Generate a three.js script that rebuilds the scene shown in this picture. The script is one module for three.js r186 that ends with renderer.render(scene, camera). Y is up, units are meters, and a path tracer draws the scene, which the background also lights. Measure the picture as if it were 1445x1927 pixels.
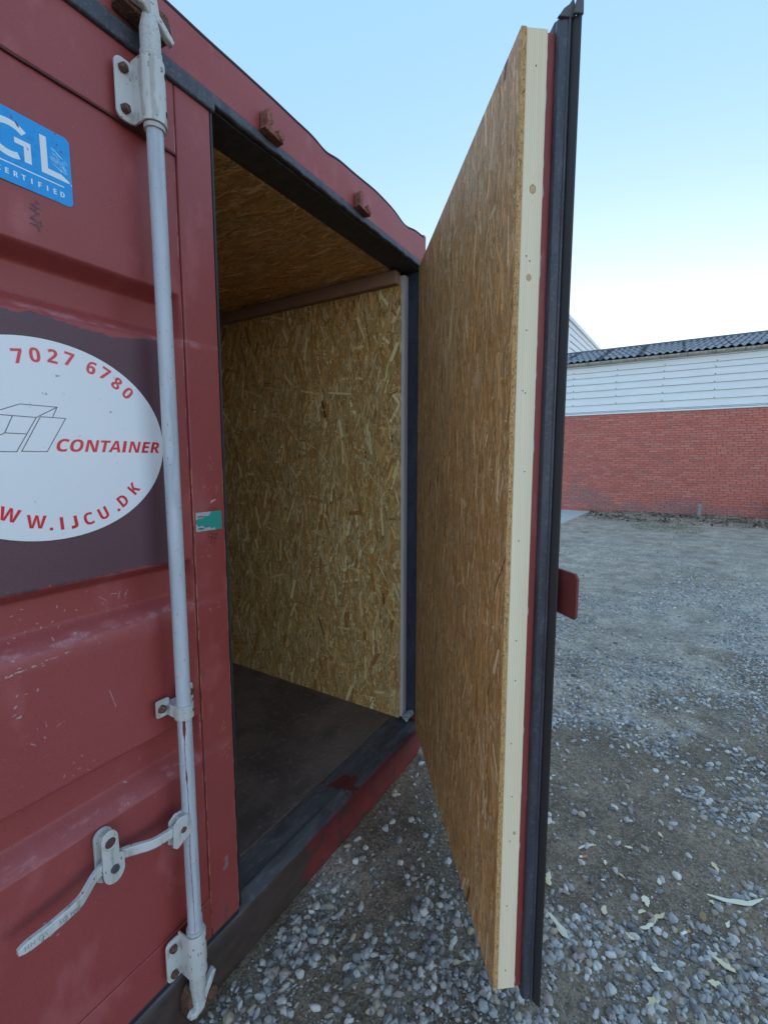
import * as THREE from 'three';
import { RoundedBoxGeometry } from 'three/addons/geometries/RoundedBoxGeometry.js';
import { mergeGeometries, mergeVertices, toCreasedNormals } from 'three/addons/utils/BufferGeometryUtils.js';

// ---------------------------------------------------------------- camera, sky, sun, exposure
const scene = new THREE.Scene();
const camera = new THREE.PerspectiveCamera(96.25, 767 / 1024, 0.05, 1200);
camera.position.set(-0.8468, 1.5434, 1.0357);
{
  const yaw = 0.5502, pitch = 0.1102;
  camera.lookAt(camera.position.x + Math.cos(yaw) * Math.cos(pitch), camera.position.y - Math.sin(pitch), camera.position.z - Math.sin(yaw) * Math.cos(pitch));
}
const renderer = new THREE.WebGLRenderer({ antialias: true });
renderer.toneMapping = THREE.LinearToneMapping;
renderer.toneMappingExposure = 1.88;
renderer.shadowMap.enabled = true;
renderer.setSize(767, 1024);

const SUN = new THREE.Vector3(Math.cos(0.187), Math.tan(0.085), -Math.sin(0.187)).normalize();
{ // clear winter sky with the sun very low behind the buildings: pale round the horizon, blue above
  const w = 512, h = 256, d = new Float32Array(w * h * 4);
  const mix = (a, b, t) => a + (b - a) * t;
  for (let j = 0; j < h; j++) for (let i = 0; i < w; i++) {
    const v = (j + 0.5) / h, lat = (v - 0.5) * Math.PI, lon = ((i + 0.5) / w - 0.5) * 2 * Math.PI;
    const dir = new THREE.Vector3(Math.cos(lat) * Math.cos(lon), Math.sin(lat), Math.cos(lat) * Math.sin(lon));
    const e = Math.max(0, dir.y), k = (i + j * w) * 4;
    const t = Math.pow(1 - e, 5.4);
    const glow = Math.pow(Math.max(0, dir.dot(SUN)), 7) * Math.pow(1 - e, 1.5);
    const c = [mix(0.218, 1.46, t) + 0.30 * glow, mix(0.384, 1.47, t) + 0.26 * glow, mix(0.60, 1.46, t) + 0.12 * glow];
    const below = dir.y < 0 ? 0.35 : 1;
    d[k] = c[0] * below; d[k + 1] = c[1] * below; d[k + 2] = c[2] * below; d[k + 3] = 1;
  }
  const sky = new THREE.DataTexture(d, w, h, THREE.RGBAFormat, THREE.FloatType);
  sky.mapping = THREE.EquirectangularReflectionMapping; sky.magFilter = THREE.LinearFilter; sky.minFilter = THREE.LinearFilter; sky.needsUpdate = true;
  scene.background = sky; scene.environment = sky;
}
const sun = new THREE.DirectionalLight(0xfff0dc, 2.0);
sun.position.copy(SUN).multiplyScalar(60); sun.castShadow = true;
sun.shadow.mapSize.set(2048, 2048); sun.shadow.camera.left = -25; sun.shadow.camera.right = 25; sun.shadow.camera.top = 25; sun.shadow.camera.bottom = -25; sun.shadow.camera.far = 160;
scene.add(sun); scene.add(sun.target);

// ---------------------------------------------------------------- helpers
function rng(seed) { let s = seed >>> 0; return () => { s = (s + 0x6D2B79F5) >>> 0; let t = s; t = Math.imul(t ^ (t >>> 15), t | 1); t ^= t + Math.imul(t ^ (t >>> 7), t | 61); return ((t ^ (t >>> 14)) >>> 0) / 4294967296; }; }
const hash = (x, y, s) => { let n = Math.imul(x, 374761393) ^ Math.imul(y, 668265263) ^ Math.imul(s, 2246822519); n = Math.imul(n ^ (n >>> 13), 1274126177); return ((n ^ (n >>> 16)) >>> 0) / 4294967296; };
function vnoise(x, y, s = 0, px = 0, py = 0) {
  let xi = Math.floor(x), yi = Math.floor(y); const fx = x - xi, fy = y - yi, u = fx * fx * (3 - 2 * fx), v = fy * fy * (3 - 2 * fy);
  let x1 = xi + 1, y1 = yi + 1;
  if (px) { xi = ((xi % px) + px) % px; x1 = ((x1 % px) + px) % px; } if (py) { yi = ((yi % py) + py) % py; y1 = ((y1 % py) + py) % py; }
  const a = hash(xi, yi, s), b = hash(x1, yi, s), c = hash(xi, y1, s), d = hash(x1, y1, s);
  return a + (b - a) * u + (c - a + (a - b - c + d) * u) * v;
}
function fbm(x, y, s = 0, o = 4) { let a = 0.5, t = 0, n = 0; for (let i = 0; i < o; i++) { t += a * vnoise(x, y, s + i * 17); n += a; a *= 0.5; x = x * 2.03 + 3.1; y = y * 2.03 + 1.7; } return t / n; }
const clamp = (v, a = 0, b = 1) => Math.min(b, Math.max(a, v));
const sstep = (a, b, x) => { const t = clamp((x - a) / (b - a)); return t * t * (3 - 2 * t); };
const lerp = (a, b, t) => a + (b - a) * t;
const mix3 = (a, b, t) => [lerp(a[0], b[0], t), lerp(a[1], b[1], t), lerp(a[2], b[2], t)];

function tex(w, h, fn, srgb = true) { // fn(px, py) -> [r,g,b] 0..255 (row 0 at the bottom)
  const d = new Uint8Array(w * h * 4);
  for (let j = 0; j < h; j++) for (let i = 0; i < w; i++) { const c = fn(i, j), k = (i + j * w) * 4; d[k] = clamp(c[0], 0, 255); d[k + 1] = clamp(c[1], 0, 255); d[k + 2] = clamp(c[2], 0, 255); d[k + 3] = 255; }
  return finish(d, w, h, srgb);
}
function finish(d, w, h, srgb) {
  const t = new THREE.DataTexture(d, w, h); t.magFilter = THREE.LinearFilter; t.minFilter = THREE.LinearMipmapLinearFilter; t.generateMipmaps = true;
  t.wrapS = t.wrapT = THREE.RepeatWrapping; if (srgb) t.colorSpace = THREE.SRGBColorSpace; t.needsUpdate = true; return t;
}
function mat(o) { return new THREE.MeshStandardMaterial({ roughness: 0.7, metalness: 0, ...o }); }
const lin = (r, g, b) => new THREE.Color().setRGB(r, g, b);

// uv in metres by the way each triangle faces
function metreUV(g, s = 1, ox = 0, oy = 0) {
  if (g.index) g = g.toNonIndexed();
  const p = g.attributes.position, n = p.count, uv = new Float32Array(n * 2), a = new THREE.Vector3(), b = new THREE.Vector3(), c = new THREE.Vector3();
  for (let i = 0; i < n; i += 3) {
    a.fromBufferAttribute(p, i); b.fromBufferAttribute(p, i + 1); c.fromBufferAttribute(p, i + 2);
    const nn = b.clone().sub(a).cross(c.clone().sub(a)); const x = Math.abs(nn.x), y = Math.abs(nn.y), z = Math.abs(nn.z);
    [a, b, c].forEach((q, k) => { const [u, v] = z >= x && z >= y ? [q.x, q.y] : x >= y ? [q.z, q.y] : [q.x, q.z]; uv[(i + k) * 2] = u * s + ox; uv[(i + k) * 2 + 1] = v * s + oy; });
  }
  g.setAttribute('uv', new THREE.BufferAttribute(uv, 2)); return g;
}
function box(x0, x1, y0, y1, z0, z1, r = 0.002) { // a bevelled box given by its limits
  const w = x1 - x0, h = y1 - y0, d = z1 - z0, rr = Math.min(r, w * 0.45, h * 0.45, d * 0.45);
  const g = rr > 0 ? new RoundedBoxGeometry(w, h, d, 1, rr) : new THREE.BoxGeometry(w, h, d);
  g.translate((x0 + x1) / 2, (y0 + y1) / 2, (z0 + z1) / 2); return metreUV(g);
}
function merge(list) {
  return mergeGeometries(list.map((g) => { const q = g.index ? g.toNonIndexed() : g.clone(); for (const k of Object.keys(q.attributes)) if (!['position', 'normal', 'uv'].includes(k)) q.deleteAttribute(k); if (!q.attributes.uv) return metreUV(q); return q; }), false);
}
const used = {};
function numbered(name) { const n = used[name] = (used[name] ?? -1) + 1; return n ? `${name}_${String(n).padStart(3, '0')}` : name; }
function part(name, g, m, parent, label) {
  const o = new THREE.Mesh(Array.isArray(g) ? merge(g) : g, m); o.name = numbered(name); o.castShadow = o.receiveShadow = true; parent.add(o);
  if (label) o.userData.label = label; return o;
}
function group(name, parent = scene) { const o = new THREE.Group(); o.name = numbered(name); parent.add(o); return o; }
function tag(o, label, category, grp) { o.userData.label = label; o.userData.category = category; if (grp) o.userData.group = grp; return o; }
function cyl(r0, r1, y0, y1, x, z, seg = 28) { const g = new THREE.CylinderGeometry(r1, r0, y1 - y0, seg, 1); g.translate(x, (y0 + y1) / 2, z); return g; }
function roundedRect(x0, y0, x1, y1, r) { const s = new THREE.Shape(); s.moveTo(x0 + r, y0); s.lineTo(x1 - r, y0); s.absarc(x1 - r, y0 + r, r, -Math.PI / 2, 0); s.lineTo(x1, y1 - r); s.absarc(x1 - r, y1 - r, r, 0, Math.PI / 2); s.lineTo(x0 + r, y1); s.absarc(x0 + r, y1 - r, r, Math.PI / 2, Math.PI); s.lineTo(x0, y0 + r); s.absarc(x0 + r, y0 + r, r, Math.PI, Math.PI * 1.5); return s; }
function poly(pts) { const s = new THREE.Shape(); pts.forEach(([x, y], i) => i ? s.lineTo(x, y) : s.moveTo(x, y)); s.closePath(); return s; }
function extr(shape, z0, depth, bev = 0.0015, seg = 2, curve = 10) { const g = new THREE.ExtrudeGeometry(shape, { depth: Math.max(0.0004, depth - 2 * bev), bevelEnabled: bev > 0, bevelSize: bev, bevelOffset: -bev, bevelThickness: bev, bevelSegments: seg, curveSegments: curve }); g.translate(0, 0, z0 + bev); return metreUV(g); }
function upright(shape, y0, h, bev = 0, curve = 16) { // shape drawn in (x, -z), swept up along y
  const g = new THREE.ExtrudeGeometry(shape, { depth: h - 2 * bev, bevelEnabled: bev > 0, bevelSize: bev, bevelOffset: -bev, bevelThickness: bev, bevelSegments: 2, curveSegments: curve }); g.translate(0, 0, bev); g.rotateX(-Math.PI / 2); g.translate(0, y0, 0); return metreUV(g);
}
function rough(g, amp, freq, seed) { // uneven surface for cast or rusted pieces
  g = mergeVertices((() => { const q = g.clone(); q.deleteAttribute('normal'); q.deleteAttribute('uv'); return q; })(), 1e-4);
  const p = g.attributes.position;
  for (let i = 0; i < p.count; i++) { const x = p.getX(i) * freq, y = p.getY(i) * freq, z = p.getZ(i) * freq; p.setXYZ(i, p.getX(i) + amp * (vnoise(y, z, seed) - 0.5) * 2, p.getY(i) + amp * (vnoise(x, z, seed + 1) - 0.5) * 2, p.getZ(i) + amp * (vnoise(x, y, seed + 2) - 0.5) * 2); }
  g.computeVertexNormals(); return metreUV(g);
}

// ---------------------------------------------------------------- procedural textures
function strandBoard(seed, W, H, mW, mH, n, palette, spread, horiz = 0.0, wide = 1) { // pressed wood strands: colour and relief, tiling
  const R = rng(seed), col = new Float32Array(W * H * 3), hgt = new Float32Array(W * H), sx = W / mW, sy = H / mH;
  for (let i = 0; i < W * H; i++) { col[i * 3] = palette[0][0]; col[i * 3 + 1] = palette[0][1]; col[i * 3 + 2] = palette[0][2]; hgt[i] = 0.3; }
  for (let k = 0; k < n; k++) {
    const cx = R() * W, cy = R() * H, big = R();
    const L = (big < 0.25 ? 0.06 + R() * 0.09 : 0.02 + R() * 0.05) * sx, B = (big < 0.12 ? wide * (0.010 + R() * 0.014) : wide * (0.002 + R() * 0.006)) * sx;
    const g = (R() + R() + R() - 1.5) / 1.5, ang = Math.PI / 2 + g * spread + (R() < horiz ? Math.PI / 2 : 0), ca = Math.cos(ang), sa = Math.sin(ang);
    let c = palette[1 + Math.floor(R() * (palette.length - 1))]; const lum = 0.86 + R() * 0.27; if (R() < 0.004) c = [110, 76, 44];
    const ext = Math.ceil(Math.max(Math.abs(ca) * L + Math.abs(sa) * B, Math.abs(sa) * L + Math.abs(ca) * B) / 2) + 1, lev = R(), ns = k * 13, skew = (R() - 0.5) * 1.6;
    for (let dy = -ext; dy <= ext; dy++) for (let dx = -ext; dx <= ext; dx++) {
      const u = dx * ca + dy * sa, v = -dx * sa + dy * ca;
      if (Math.abs(v) > B / 2 || Math.abs(u + v * skew) > L / 2 * (0.86 + 0.14 * hash(Math.round(v), k, 5))) continue;
      const X = ((Math.round(cx + dx) % W) + W) % W, Y = ((Math.round(cy + dy) % H) + H) % H, q = X + Y * W;
      const grain = 0.93 + 0.14 * hash(Math.round(v * 1.3), ns, 9);
      const m = lum * grain * (Math.abs(v) > B / 2 - 0.8 ? 0.86 : 1);
      col[q * 3] = c[0] * m; col[q * 3 + 1] = c[1] * m; col[q * 3 + 2] = c[2] * m; hgt[q] = 0.35 + 0.5 * lev + 0.1 * (grain - 1);
    }
  }
  const d = new Uint8Array(W * H * 4), b = new Uint8Array(W * H * 4);
  for (let i = 0; i < W * H; i++) { for (let k = 0; k < 3; k++) { d[i * 4 + k] = clamp(col[i * 3 + k], 0, 255); b[i * 4 + k] = clamp(hgt[i] * 255, 0, 255); } d[i * 4 + 3] = b[i * 4 + 3] = 255; }
  const map = finish(d, W, H, true), bump = finish(b, W, H, false);
  for (const t of [map, bump]) t.repeat.set(1 / mW, 1 / mH);
  return { map, bumpMap: bump };
}
const osbPale = strandBoard(11, 1024, 2048, 1.25, 2.5, 30000, [[190, 154, 98], [222, 190, 130], [210, 172, 108], [230, 206, 150], [200, 158, 94], [218, 184, 120], [194, 142, 80], [238, 222, 174]], 1.0, 0.1, 0.85);
const osbBrown = strandBoard(23, 1024, 2048, 1.25, 2.5, 44000, [[200, 148, 92], [218, 172, 114], [210, 160, 100], [224, 184, 132], [202, 150, 90], [214, 166, 106], [194, 138, 80], [230, 200, 154]], 0.8, 0.05, 0.75);
const M = {};
M.osbPale = mat({ ...osbPale, color: lin(1.14, 1.06, 0.96), bumpScale: 0.0008, roughness: 0.62 });
M.osbBrown = mat({ ...osbBrown, color: lin(1.14, 1.08, 1.02), bumpScale: 0.0005, roughness: 0.6 });
{ // edge of the board: crumbly end grain
  const t = tex(128, 1024, (i, j) => { const n = fbm(i * 0.35, j * 0.11, 3, 4), s = fbm(i * 0.5, j * 0.28, 77, 2); const c = mix3([170, 124, 72], [222, 184, 128], n); const k = s < 0.27 ? 0.55 : 0.85 + 0.25 * s; return c.map((v) => v * k); });
  t.repeat.set(1 / 0.12, 1 / 1.0); M.osbEdge = mat({ map: t, roughness: 0.85, bumpMap: t, bumpScale: 0.001 });
}
function pine(seed, base, dark, W = 256, H = 2048, mW = 0.1, mH = 2.5, knots = []) {
  const t = tex(W, H, (i, j) => {
    let x = i / W * mW, y = j / H * mH, kd = 0, kr = 0, warp = 0;
    for (const [kx, ky, r] of knots) { const dx = (x - kx), dy = (y - ky), d2 = Math.hypot(dx, dy * 0.75) / r; if (d2 < 1) { kd = Math.max(kd, sstep(1, 0.75, d2)); kr = d2; } warp += Math.sign(dx || 1) * Math.exp(-(dy * dy) / (r * r * 9)) * Math.exp(-Math.abs(dx) / (r * 2)) * r * 1.2; }
    const g = x + warp * 0.9 + 0.006 * (fbm(x * 18, y * 1.1, seed, 3) - 0.5) * 2;
    const ring = Math.pow(0.5 + 0.5 * Math.sin(g * 1500 + 14 * vnoise(x * 40, y * 1.3, seed + 7)), 2.2);
    const fib = vnoise(x * 2600, y * 9, seed + 3) * 0.5 + vnoise(x * 900, y * 3, seed + 4) * 0.5;
    let c = mix3(base, dark, ring * 0.42 + (fib - 0.5) * 0.36 + (fbm(x * 9, y * 0.8, seed + 5, 3) - 0.5) * 0.5);
    if (kd) c = mix3(c, kr > 0.7 ? [134, 98, 70] : [190, 152, 110], kd * 0.75);
    return c;
  });
  t.repeat.set(1 / mW, 1 / mH); return t;
}
const pineMap = pine(5, [244, 229, 198], [208, 178, 130], 256, 2048, 0.1, 2.5, [[0.052, 2.12, 0.008], [0.05, 1.94, 0.006], [0.06, 0.62, 0.004]]);
M.pine = mat({ map: pineMap, bumpMap: pineMap, bumpScale: 0.0004, roughness: 0.7 });
const oldPine = pine(41, [222, 218, 214], [190, 184, 178]);
M.oldPine = mat({ map: oldPine, roughness: 0.85 });
const batten = pine(57, [184, 148, 126], [152, 116, 96], 256, 1024, 0.1, 2.5); M.batten = mat({ map: batten, roughness: 0.8 });

// red container paint: blotches, worn places and small chips
const RED = [148, 63, 61], RED2 = [160, 78, 76], RUST = [92, 52, 38];
function redAt(x, y, s = 0) {
  let c = mix3(RED, RED2, fbm(x * 3.1, y * 2.2, 61 + s, 4));
  c = mix3(c, [152, 60, 56], sstep(0.55, 0.75, fbm(x * 5 + 9, y * 3, 67 + s, 4)) * 0.55);
  c = mix3(c, [190, 116, 116], sstep(0.58, 0.8, fbm(x * 14, y * 7, 71 + s, 4)) * 0.35);
  const f = vnoise(x * 700, y * 700, 73) - 0.5; c = c.map((v) => v * (1 + 0.10 * f));
  if (fbm(x * 240, y * 240, 79 + s, 3) > 0.845) c = mix3(c, [186, 132, 126], 0.5);
  if (fbm(x * 170 + 4, y * 170, 83 + s, 3) > 0.875) c = RUST;
  return c;
}
const redMap = tex(1024, 1024, (i, j) => redAt(i / 512, j / 512, 5)); redMap.repeat.set(0.5, 0.5);
const fineBump = tex(512, 512, (i, j) => { const v = 128 + 90 * (vnoise(i * 0.5, j * 0.5, 91, 256, 256) - 0.5) + 70 * (vnoise(i * 0.125, j * 0.125, 93, 64, 64) - 0.5); return [v, v, v]; }, false); fineBump.repeat.set(2, 2);
M.red = mat({ map: redMap, bumpMap: fineBump, bumpScale: 0.0004, roughness: 0.5 });

// the closed door's own paint (metres: x -1.2..0, y 0.15..2.45)
const DX0 = -1.2, DY0 = 0.15, DW = 1.2, DH = 2.3;
const scratches = []; // [x0,y0,x1,y1,width,colour]
{ const R = rng(301); const chip = (x, y, n, sp, len, c, w = 0.0008) => { for (let i = 0; i < n; i++) { const a = R() * 3.14, l = len * (0.3 + R()), px = x + (R() - 0.5) * sp, py = y + (R() - 0.5) * sp; scratches.push([px, py, px + Math.cos(a) * l, py + Math.sin(a) * l, w * (0.5 + R()), c]); } };
  const pale = [205, 190, 188], tan = [206, 150, 96];
  for (let k = 0; k < 46; k++) { const t = Math.pow(R(), 1.5), x = -0.60 + t * 0.19, y = 1.128 + t * 0.018 + (R() - 0.5) * 0.003; scratches.push([x, y, x + 0.002 + R() * 0.006, y + 0.0006, 0.0005 + R() * 0.0016 * (1 - t), pale]); }
  chip(-0.49, 1.07, 8, 0.05, 0.006, pale, 0.0012); chip(-0.46, 0.99, 5, 0.05, 0.01, pale); chip(-0.42, 1.2, 24, 0.16, 0.004, pale); chip(-0.5, 1.24, 26, 0.14, 0.003, pale);
  chip(-0.4, 0.88, 7, 0.07, 0.007, pale); chip(-0.47, 0.57, 6, 0.05, 0.006, pale); chip(-0.3, 1.22, 18, 0.1, 0.004, [180, 140, 140]); chip(-0.28, 0.75, 6, 0.1, 0.006, pale);
  scratches.push([-0.33, 1.03, -0.318, 0.985, 0.0007, pale], [-0.315, 1.235, -0.30, 1.222, 0.0008, pale], [-0.29, 1.235, -0.275, 1.233, 0.0008, pale], [-0.272, 1.22, -0.268, 1.236, 0.0008, pale], [-0.258, 1.222, -0.25, 1.236, 0.0008, pale]);
  chip(-0.045, 1.53, 9, 0.035, 0.008, tan); chip(-0.04, 1.48, 7, 0.04, 0.008, tan); chip(-0.065, 1.30, 6, 0.04, 0.008, tan); chip(-0.05, 1.14, 8, 0.035, 0.007, tan); chip(-0.04, 0.79, 6, 0.03, 0.01, tan); chip(-0.03, 0.70, 4, 0.03, 0.012, tan);
  for (let k = 0; k < 90; k++) { const y = 0.2 + R() * 1.35; scratches.push([-0.004 + R() * 0.004, y, -0.004 + R() * 0.004, y + 0.01 + R() * 0.03, 0.0014, R() < 0.6 ? tan : [120, 80, 60]]); }
  for (let k = 0; k < 60; k++) { const y = 0.3 + R() * 2.0; scratches.push([-0.104, y, -0.103, y + 0.005 + R() * 0.04, 0.0009, R() < 0.5 ? [120, 52, 50] : [186, 130, 128]]); }
  const ink = [44, 38, 44]; // marker scribbles
  let px = -0.4, py = 2.03; for (let k = 0; k < 30; k++) { const nx = -0.405 + (R() - 0.5) * 0.02, ny = 2.03 - k * 0.0019 + (R() - 0.5) * 0.006; scratches.push([px, py, nx, ny, 0.0011, [74, 50, 56]]); px = nx; py = ny; }
  for (const s of [[-0.055, 1.352, -0.028, 1.345], [-0.056, 1.342, -0.03, 1.334], [-0.030, 1.351, -0.042, 1.318], [-0.042, 1.348, -0.05, 1.322], [-0.06, 1.418, -0.055, 1.407], [-0.054, 1.42, -0.045, 1.408], [-0.044, 1.421, -0.036, 1.41], [-0.034, 1.42, -0.026, 1.411]]) scratches.push([...s, 0.001, ink]);
  scratches.push([-0.042, 1.437, -0.03, 1.44, 0.0025, [215, 205, 205]], [-0.044, 1.433, -0.04, 1.436, 0.0018, [215, 205, 205]]);
}
{
  const W = 1070, H = 2048, d = new Uint8Array(W * H * 4), big = [...RED];
  for (let j = 0; j < H; j++) for (let i = 0; i < W; i++) {
    const x = DX0 + (i + 0.5) / W * DW, y = DY0 + (j + 0.5) / H * DH; let c = redAt(x, y);
    // darker overpaint behind the oval sticker, with a brushed, uneven outline
    const up = 1.822 + 0.010 * (fbm(x * 22, 3, 101, 3) - 0.5) * 2 - 0.012 * sstep(-0.42, -0.3, x) * sstep(-0.15, -0.3, x), lo = 1.292 + 0.006 * (fbm(x * 30, 8, 103, 3) - 0.5) * 2, ri = -0.168 + 0.003 * (vnoise(y * 60, 2, 105) - 0.5);
    const edge = 0.0018 * (fbm(x * 160, y * 160, 107, 2) - 0.5) * 2, inside = Math.min(up - y, y - lo, ri - x, x + 0.80) + edge;
    if (inside > 0) { c = mix3([104, 72, 80], [94, 64, 72], fbm(x * 6, y * 6, 109, 3)).map((v) => v * (0.94 + 0.12 * vnoise(x * 600, y * 600, 111))); }
    // dust streaks on the upward rib slopes, with sky light painted into the colour
    const dustLight = sstep(0.52, 0.72, fbm(x * 26, y * 90, 113, 4));
    for (const [yy, hw] of [[1.836, 0.014], [1.168, 0.02], [0.74, 0.02]]) { const k = sstep(hw, 0, Math.abs(y - yy)); if (k > 0 && inside <= 0) c = mix3(c, [198, 146, 150], k * (0.2 + 0.8 * dustLight) * (0.3 + 0.5 * vnoise(x * 420, y * 420, 114))); }
    // scraped oval on the stile and thin rust at the weld
    const sc = Math.hypot((x + 0.047) / 0.02, (y - 0.373) / 0.022) + 0.5 * (fbm(x * 80, y * 80, 117, 3) - 0.5); if (sc < 0.85) c = mix3(c, [140, 126, 128], 0.75 * sstep(0.3, 0.5, fbm(x * 120, y * 40, 119, 2)));
    const soil = sstep(0.52, 0.62, fbm(x * 40, y * 30, 121, 4)) * sstep(0.26, 0.2, y) * sstep(-0.14, -0.1, x); if (soil > 0) c = mix3(c, [92, 72, 60], soil * 0.6);
    const k = (i + j * W) * 4; d[k] = clamp(c[0], 0, 255); d[k + 1] = clamp(c[1], 0, 255); d[k + 2] = clamp(c[2], 0, 255); d[k + 3] = 255;
  }
  for (const [x0, y0, x1, y1, w, c] of scratches) {
    const a0 = Math.floor((Math.min(x0, x1) - w * 2 - DX0) / DW * W), a1 = Math.ceil((Math.max(x0, x1) + w * 2 - DX0) / DW * W), b0 = Math.floor((Math.min(y0, y1) - w * 2 - DY0) / DH * H), b1 = Math.ceil((Math.max(y0, y1) + w * 2 - DY0) / DH * H), dx = x1 - x0, dy = y1 - y0, L2 = dx * dx + dy * dy || 1e-9;
    for (let j = Math.max(0, b0); j <= Math.min(H - 1, b1); j++) for (let i = Math.max(0, a0); i <= Math.min(W - 1, a1); i++) {
      const x = DX0 + (i + 0.5) / W * DW, y = DY0 + (j + 0.5) / H * DH, t = clamp(((x - x0) * dx + (y - y0) * dy) / L2), q = Math.hypot(x - x0 - dx * t, y - y0 - dy * t) / w + (hash(i, j, 131) - 0.5) * 0.7;
      if (q < 1) { const k = (i + j * W) * 4; for (let m = 0; m < 3; m++) d[k + m] = lerp(d[k + m], c[m], 0.85 * (1 - q * 0.5)); }
    }
  }
  const t = finish(d, W, H, true); t.repeat.set(1 / DW, 1 / DH); t.offset.set(-DX0 / DW, -DY0 / DH);
  M.door = mat({ map: t, bumpMap: fineBump, bumpScale: 0.0004, roughness: 0.48 });
}
{ // off-white paint of the locking gear: grime smears, worn spots
  const t = tex(512, 2048, (i, j) => { const x = i / 512 * 0.25, y = j / 2048 * 1.25; let c = mix3([212, 212, 208], [190, 190, 186], fbm(x * 30, y * 9, 141, 4)); const sm = sstep(0.56, 0.7, fbm(x * 60, y * 14 + 5, 143, 4)); c = mix3(c, [160, 154, 144], sm * 0.6); const r = fbm(x * 150, y * 90, 145, 3); if (r > 0.79) c = mix3(c, [120, 84, 62], 0.7); return c; });
  t.repeat.set(4, 0.8); M.white = mat({ map: t, bumpMap: fineBump, bumpScale: 0.0005, roughness: 0.55 });
}
const rustMap = tex(512, 512, (i, j) => { const n = fbm(i * 0.03, j * 0.03, 151, 5), m = fbm(i * 0.15, j * 0.15, 153, 3); return mix3(mix3([62, 44, 36], [118, 78, 62], n), [150, 112, 96], sstep(0.6, 0.8, m)); }); rustMap.repeat.set(5, 5);
M.rust = mat({ map: rustMap, bumpMap: rustMap, bumpScale: 0.0015, roughness: 0.85 });
M.rubber = mat({ color: lin(0.022, 0.023, 0.028), roughness: 0.5, bumpMap: fineBump, bumpScale: 0.0004 });
{ // weathered seal: grey-blue bloom and scuffs
  const t = tex(512, 1024, (i, j) => { const n = fbm(i * 0.04, j * 0.012, 161, 4), g = fbm(i * 0.2, j * 0.2, 163, 3); let c = mix3([50, 52, 60], [86, 90, 100], n); if (g > 0.68) c = mix3(c, [118, 112, 104], 0.5); return c; }); t.repeat.set(2, 1);
  M.seal = mat({ map: t, bumpMap: t, bumpScale: 0.0008, roughness: 0.55 });
  const t2 = tex(512, 512, (i, j) => { const n = fbm(i * 0.05, j * 0.05, 165, 4), g = fbm(i * 0.3, j * 0.3, 167, 3); let c = mix3([62, 58, 58], [88, 82, 80], n); if (g > 0.66) c = mix3(c, [92, 80, 70], 0.5); return c; }); t2.repeat.set(2, 2);
  M.grime = mat({ map: t2, bumpMap: t2, bumpScale: 0.001, roughness: 0.8 });
}

// ================================================================ THE CONTAINER
const container = group('shipping_container');
tag(container, 'dark red steel shipping container with one door open and particle board lining', 'container');
const FLOOR = 0.205, CEIL = 2.434, LEN = 6.05;

// header rail with a slightly bent upper edge
{
  const N = 160, prof = (x) => { const dip = 0.012 * Math.exp(-Math.pow((x - 0.47) / 0.05, 2)) + 0.020 * Math.exp(-Math.pow((x - 1.02) / 0.07, 2)) - 0.008 * Math.exp(-Math.pow((x - 0.78) / 0.1, 2)); const t = 2.585 - dip + 0.003 * (vnoise(x * 9, 1, 171) - 0.5), b = 0.006 * (vnoise(x * 5, 2, 173) - 0.5);
    return [[2.466, 0], [2.47, 0.002], [2.49, 0.002 + b], [2.53, 0.003 + b], [2.565, 0.002 + b], [t - 0.004, 0.002], [t, -0.002], [t, -0.05], [t - 0.01, -0.11], [2.46, -0.115], [2.455, -0.11], [2.456, -0.02], [2.466, 0]]; };
  const P = [], I = [], U = []; let m = 0;
  for (let i = 0; i <= N; i++) { const x = -1.19 + 2.38 * i / N, q = prof(x); m = q.length; let s = 0; q.forEach(([y, z], k) => { if (k) s += Math.hypot(y - q[k - 1][0], z - q[k - 1][1]); P.push(x, y, z); U.push(x, s); }); }
  for (let i = 0; i < N; i++) for (let k = 0; k < m - 1; k++) { const a = i * m + k, b = a + m; I.push(a, b, a + 1, b, b + 1, a + 1); }
  const g = new THREE.BufferGeometry(); g.setAttribute('position', new THREE.Float32BufferAttribute(P, 3)); g.setAttribute('uv', new THREE.Float32BufferAttribute(U, 2)); g.setIndex(I);
  const ng = g.toNonIndexed(); ng.computeVertexNormals(); part('header_rail', ng, M.red, container);
  // thin edge of the roof sheet lying on the header
  const pts = []; for (let i = 0; i <= 80; i++) { const x = -1.2 + 2.4 * i / 80; pts.push(new THREE.Vector3(x, prof(x).reduce((a, q) => Math.max(a, q[0]), 0) + 0.003, -0.002)); }
  const tube = new THREE.TubeGeometry(new THREE.CatmullRomCurve3(pts), 160, 0.0045, 6); part('roof_edge_bead', tube, mat({ color: lin(0.07, 0.055, 0.055), roughness: 0.9 }), container);
}
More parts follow.
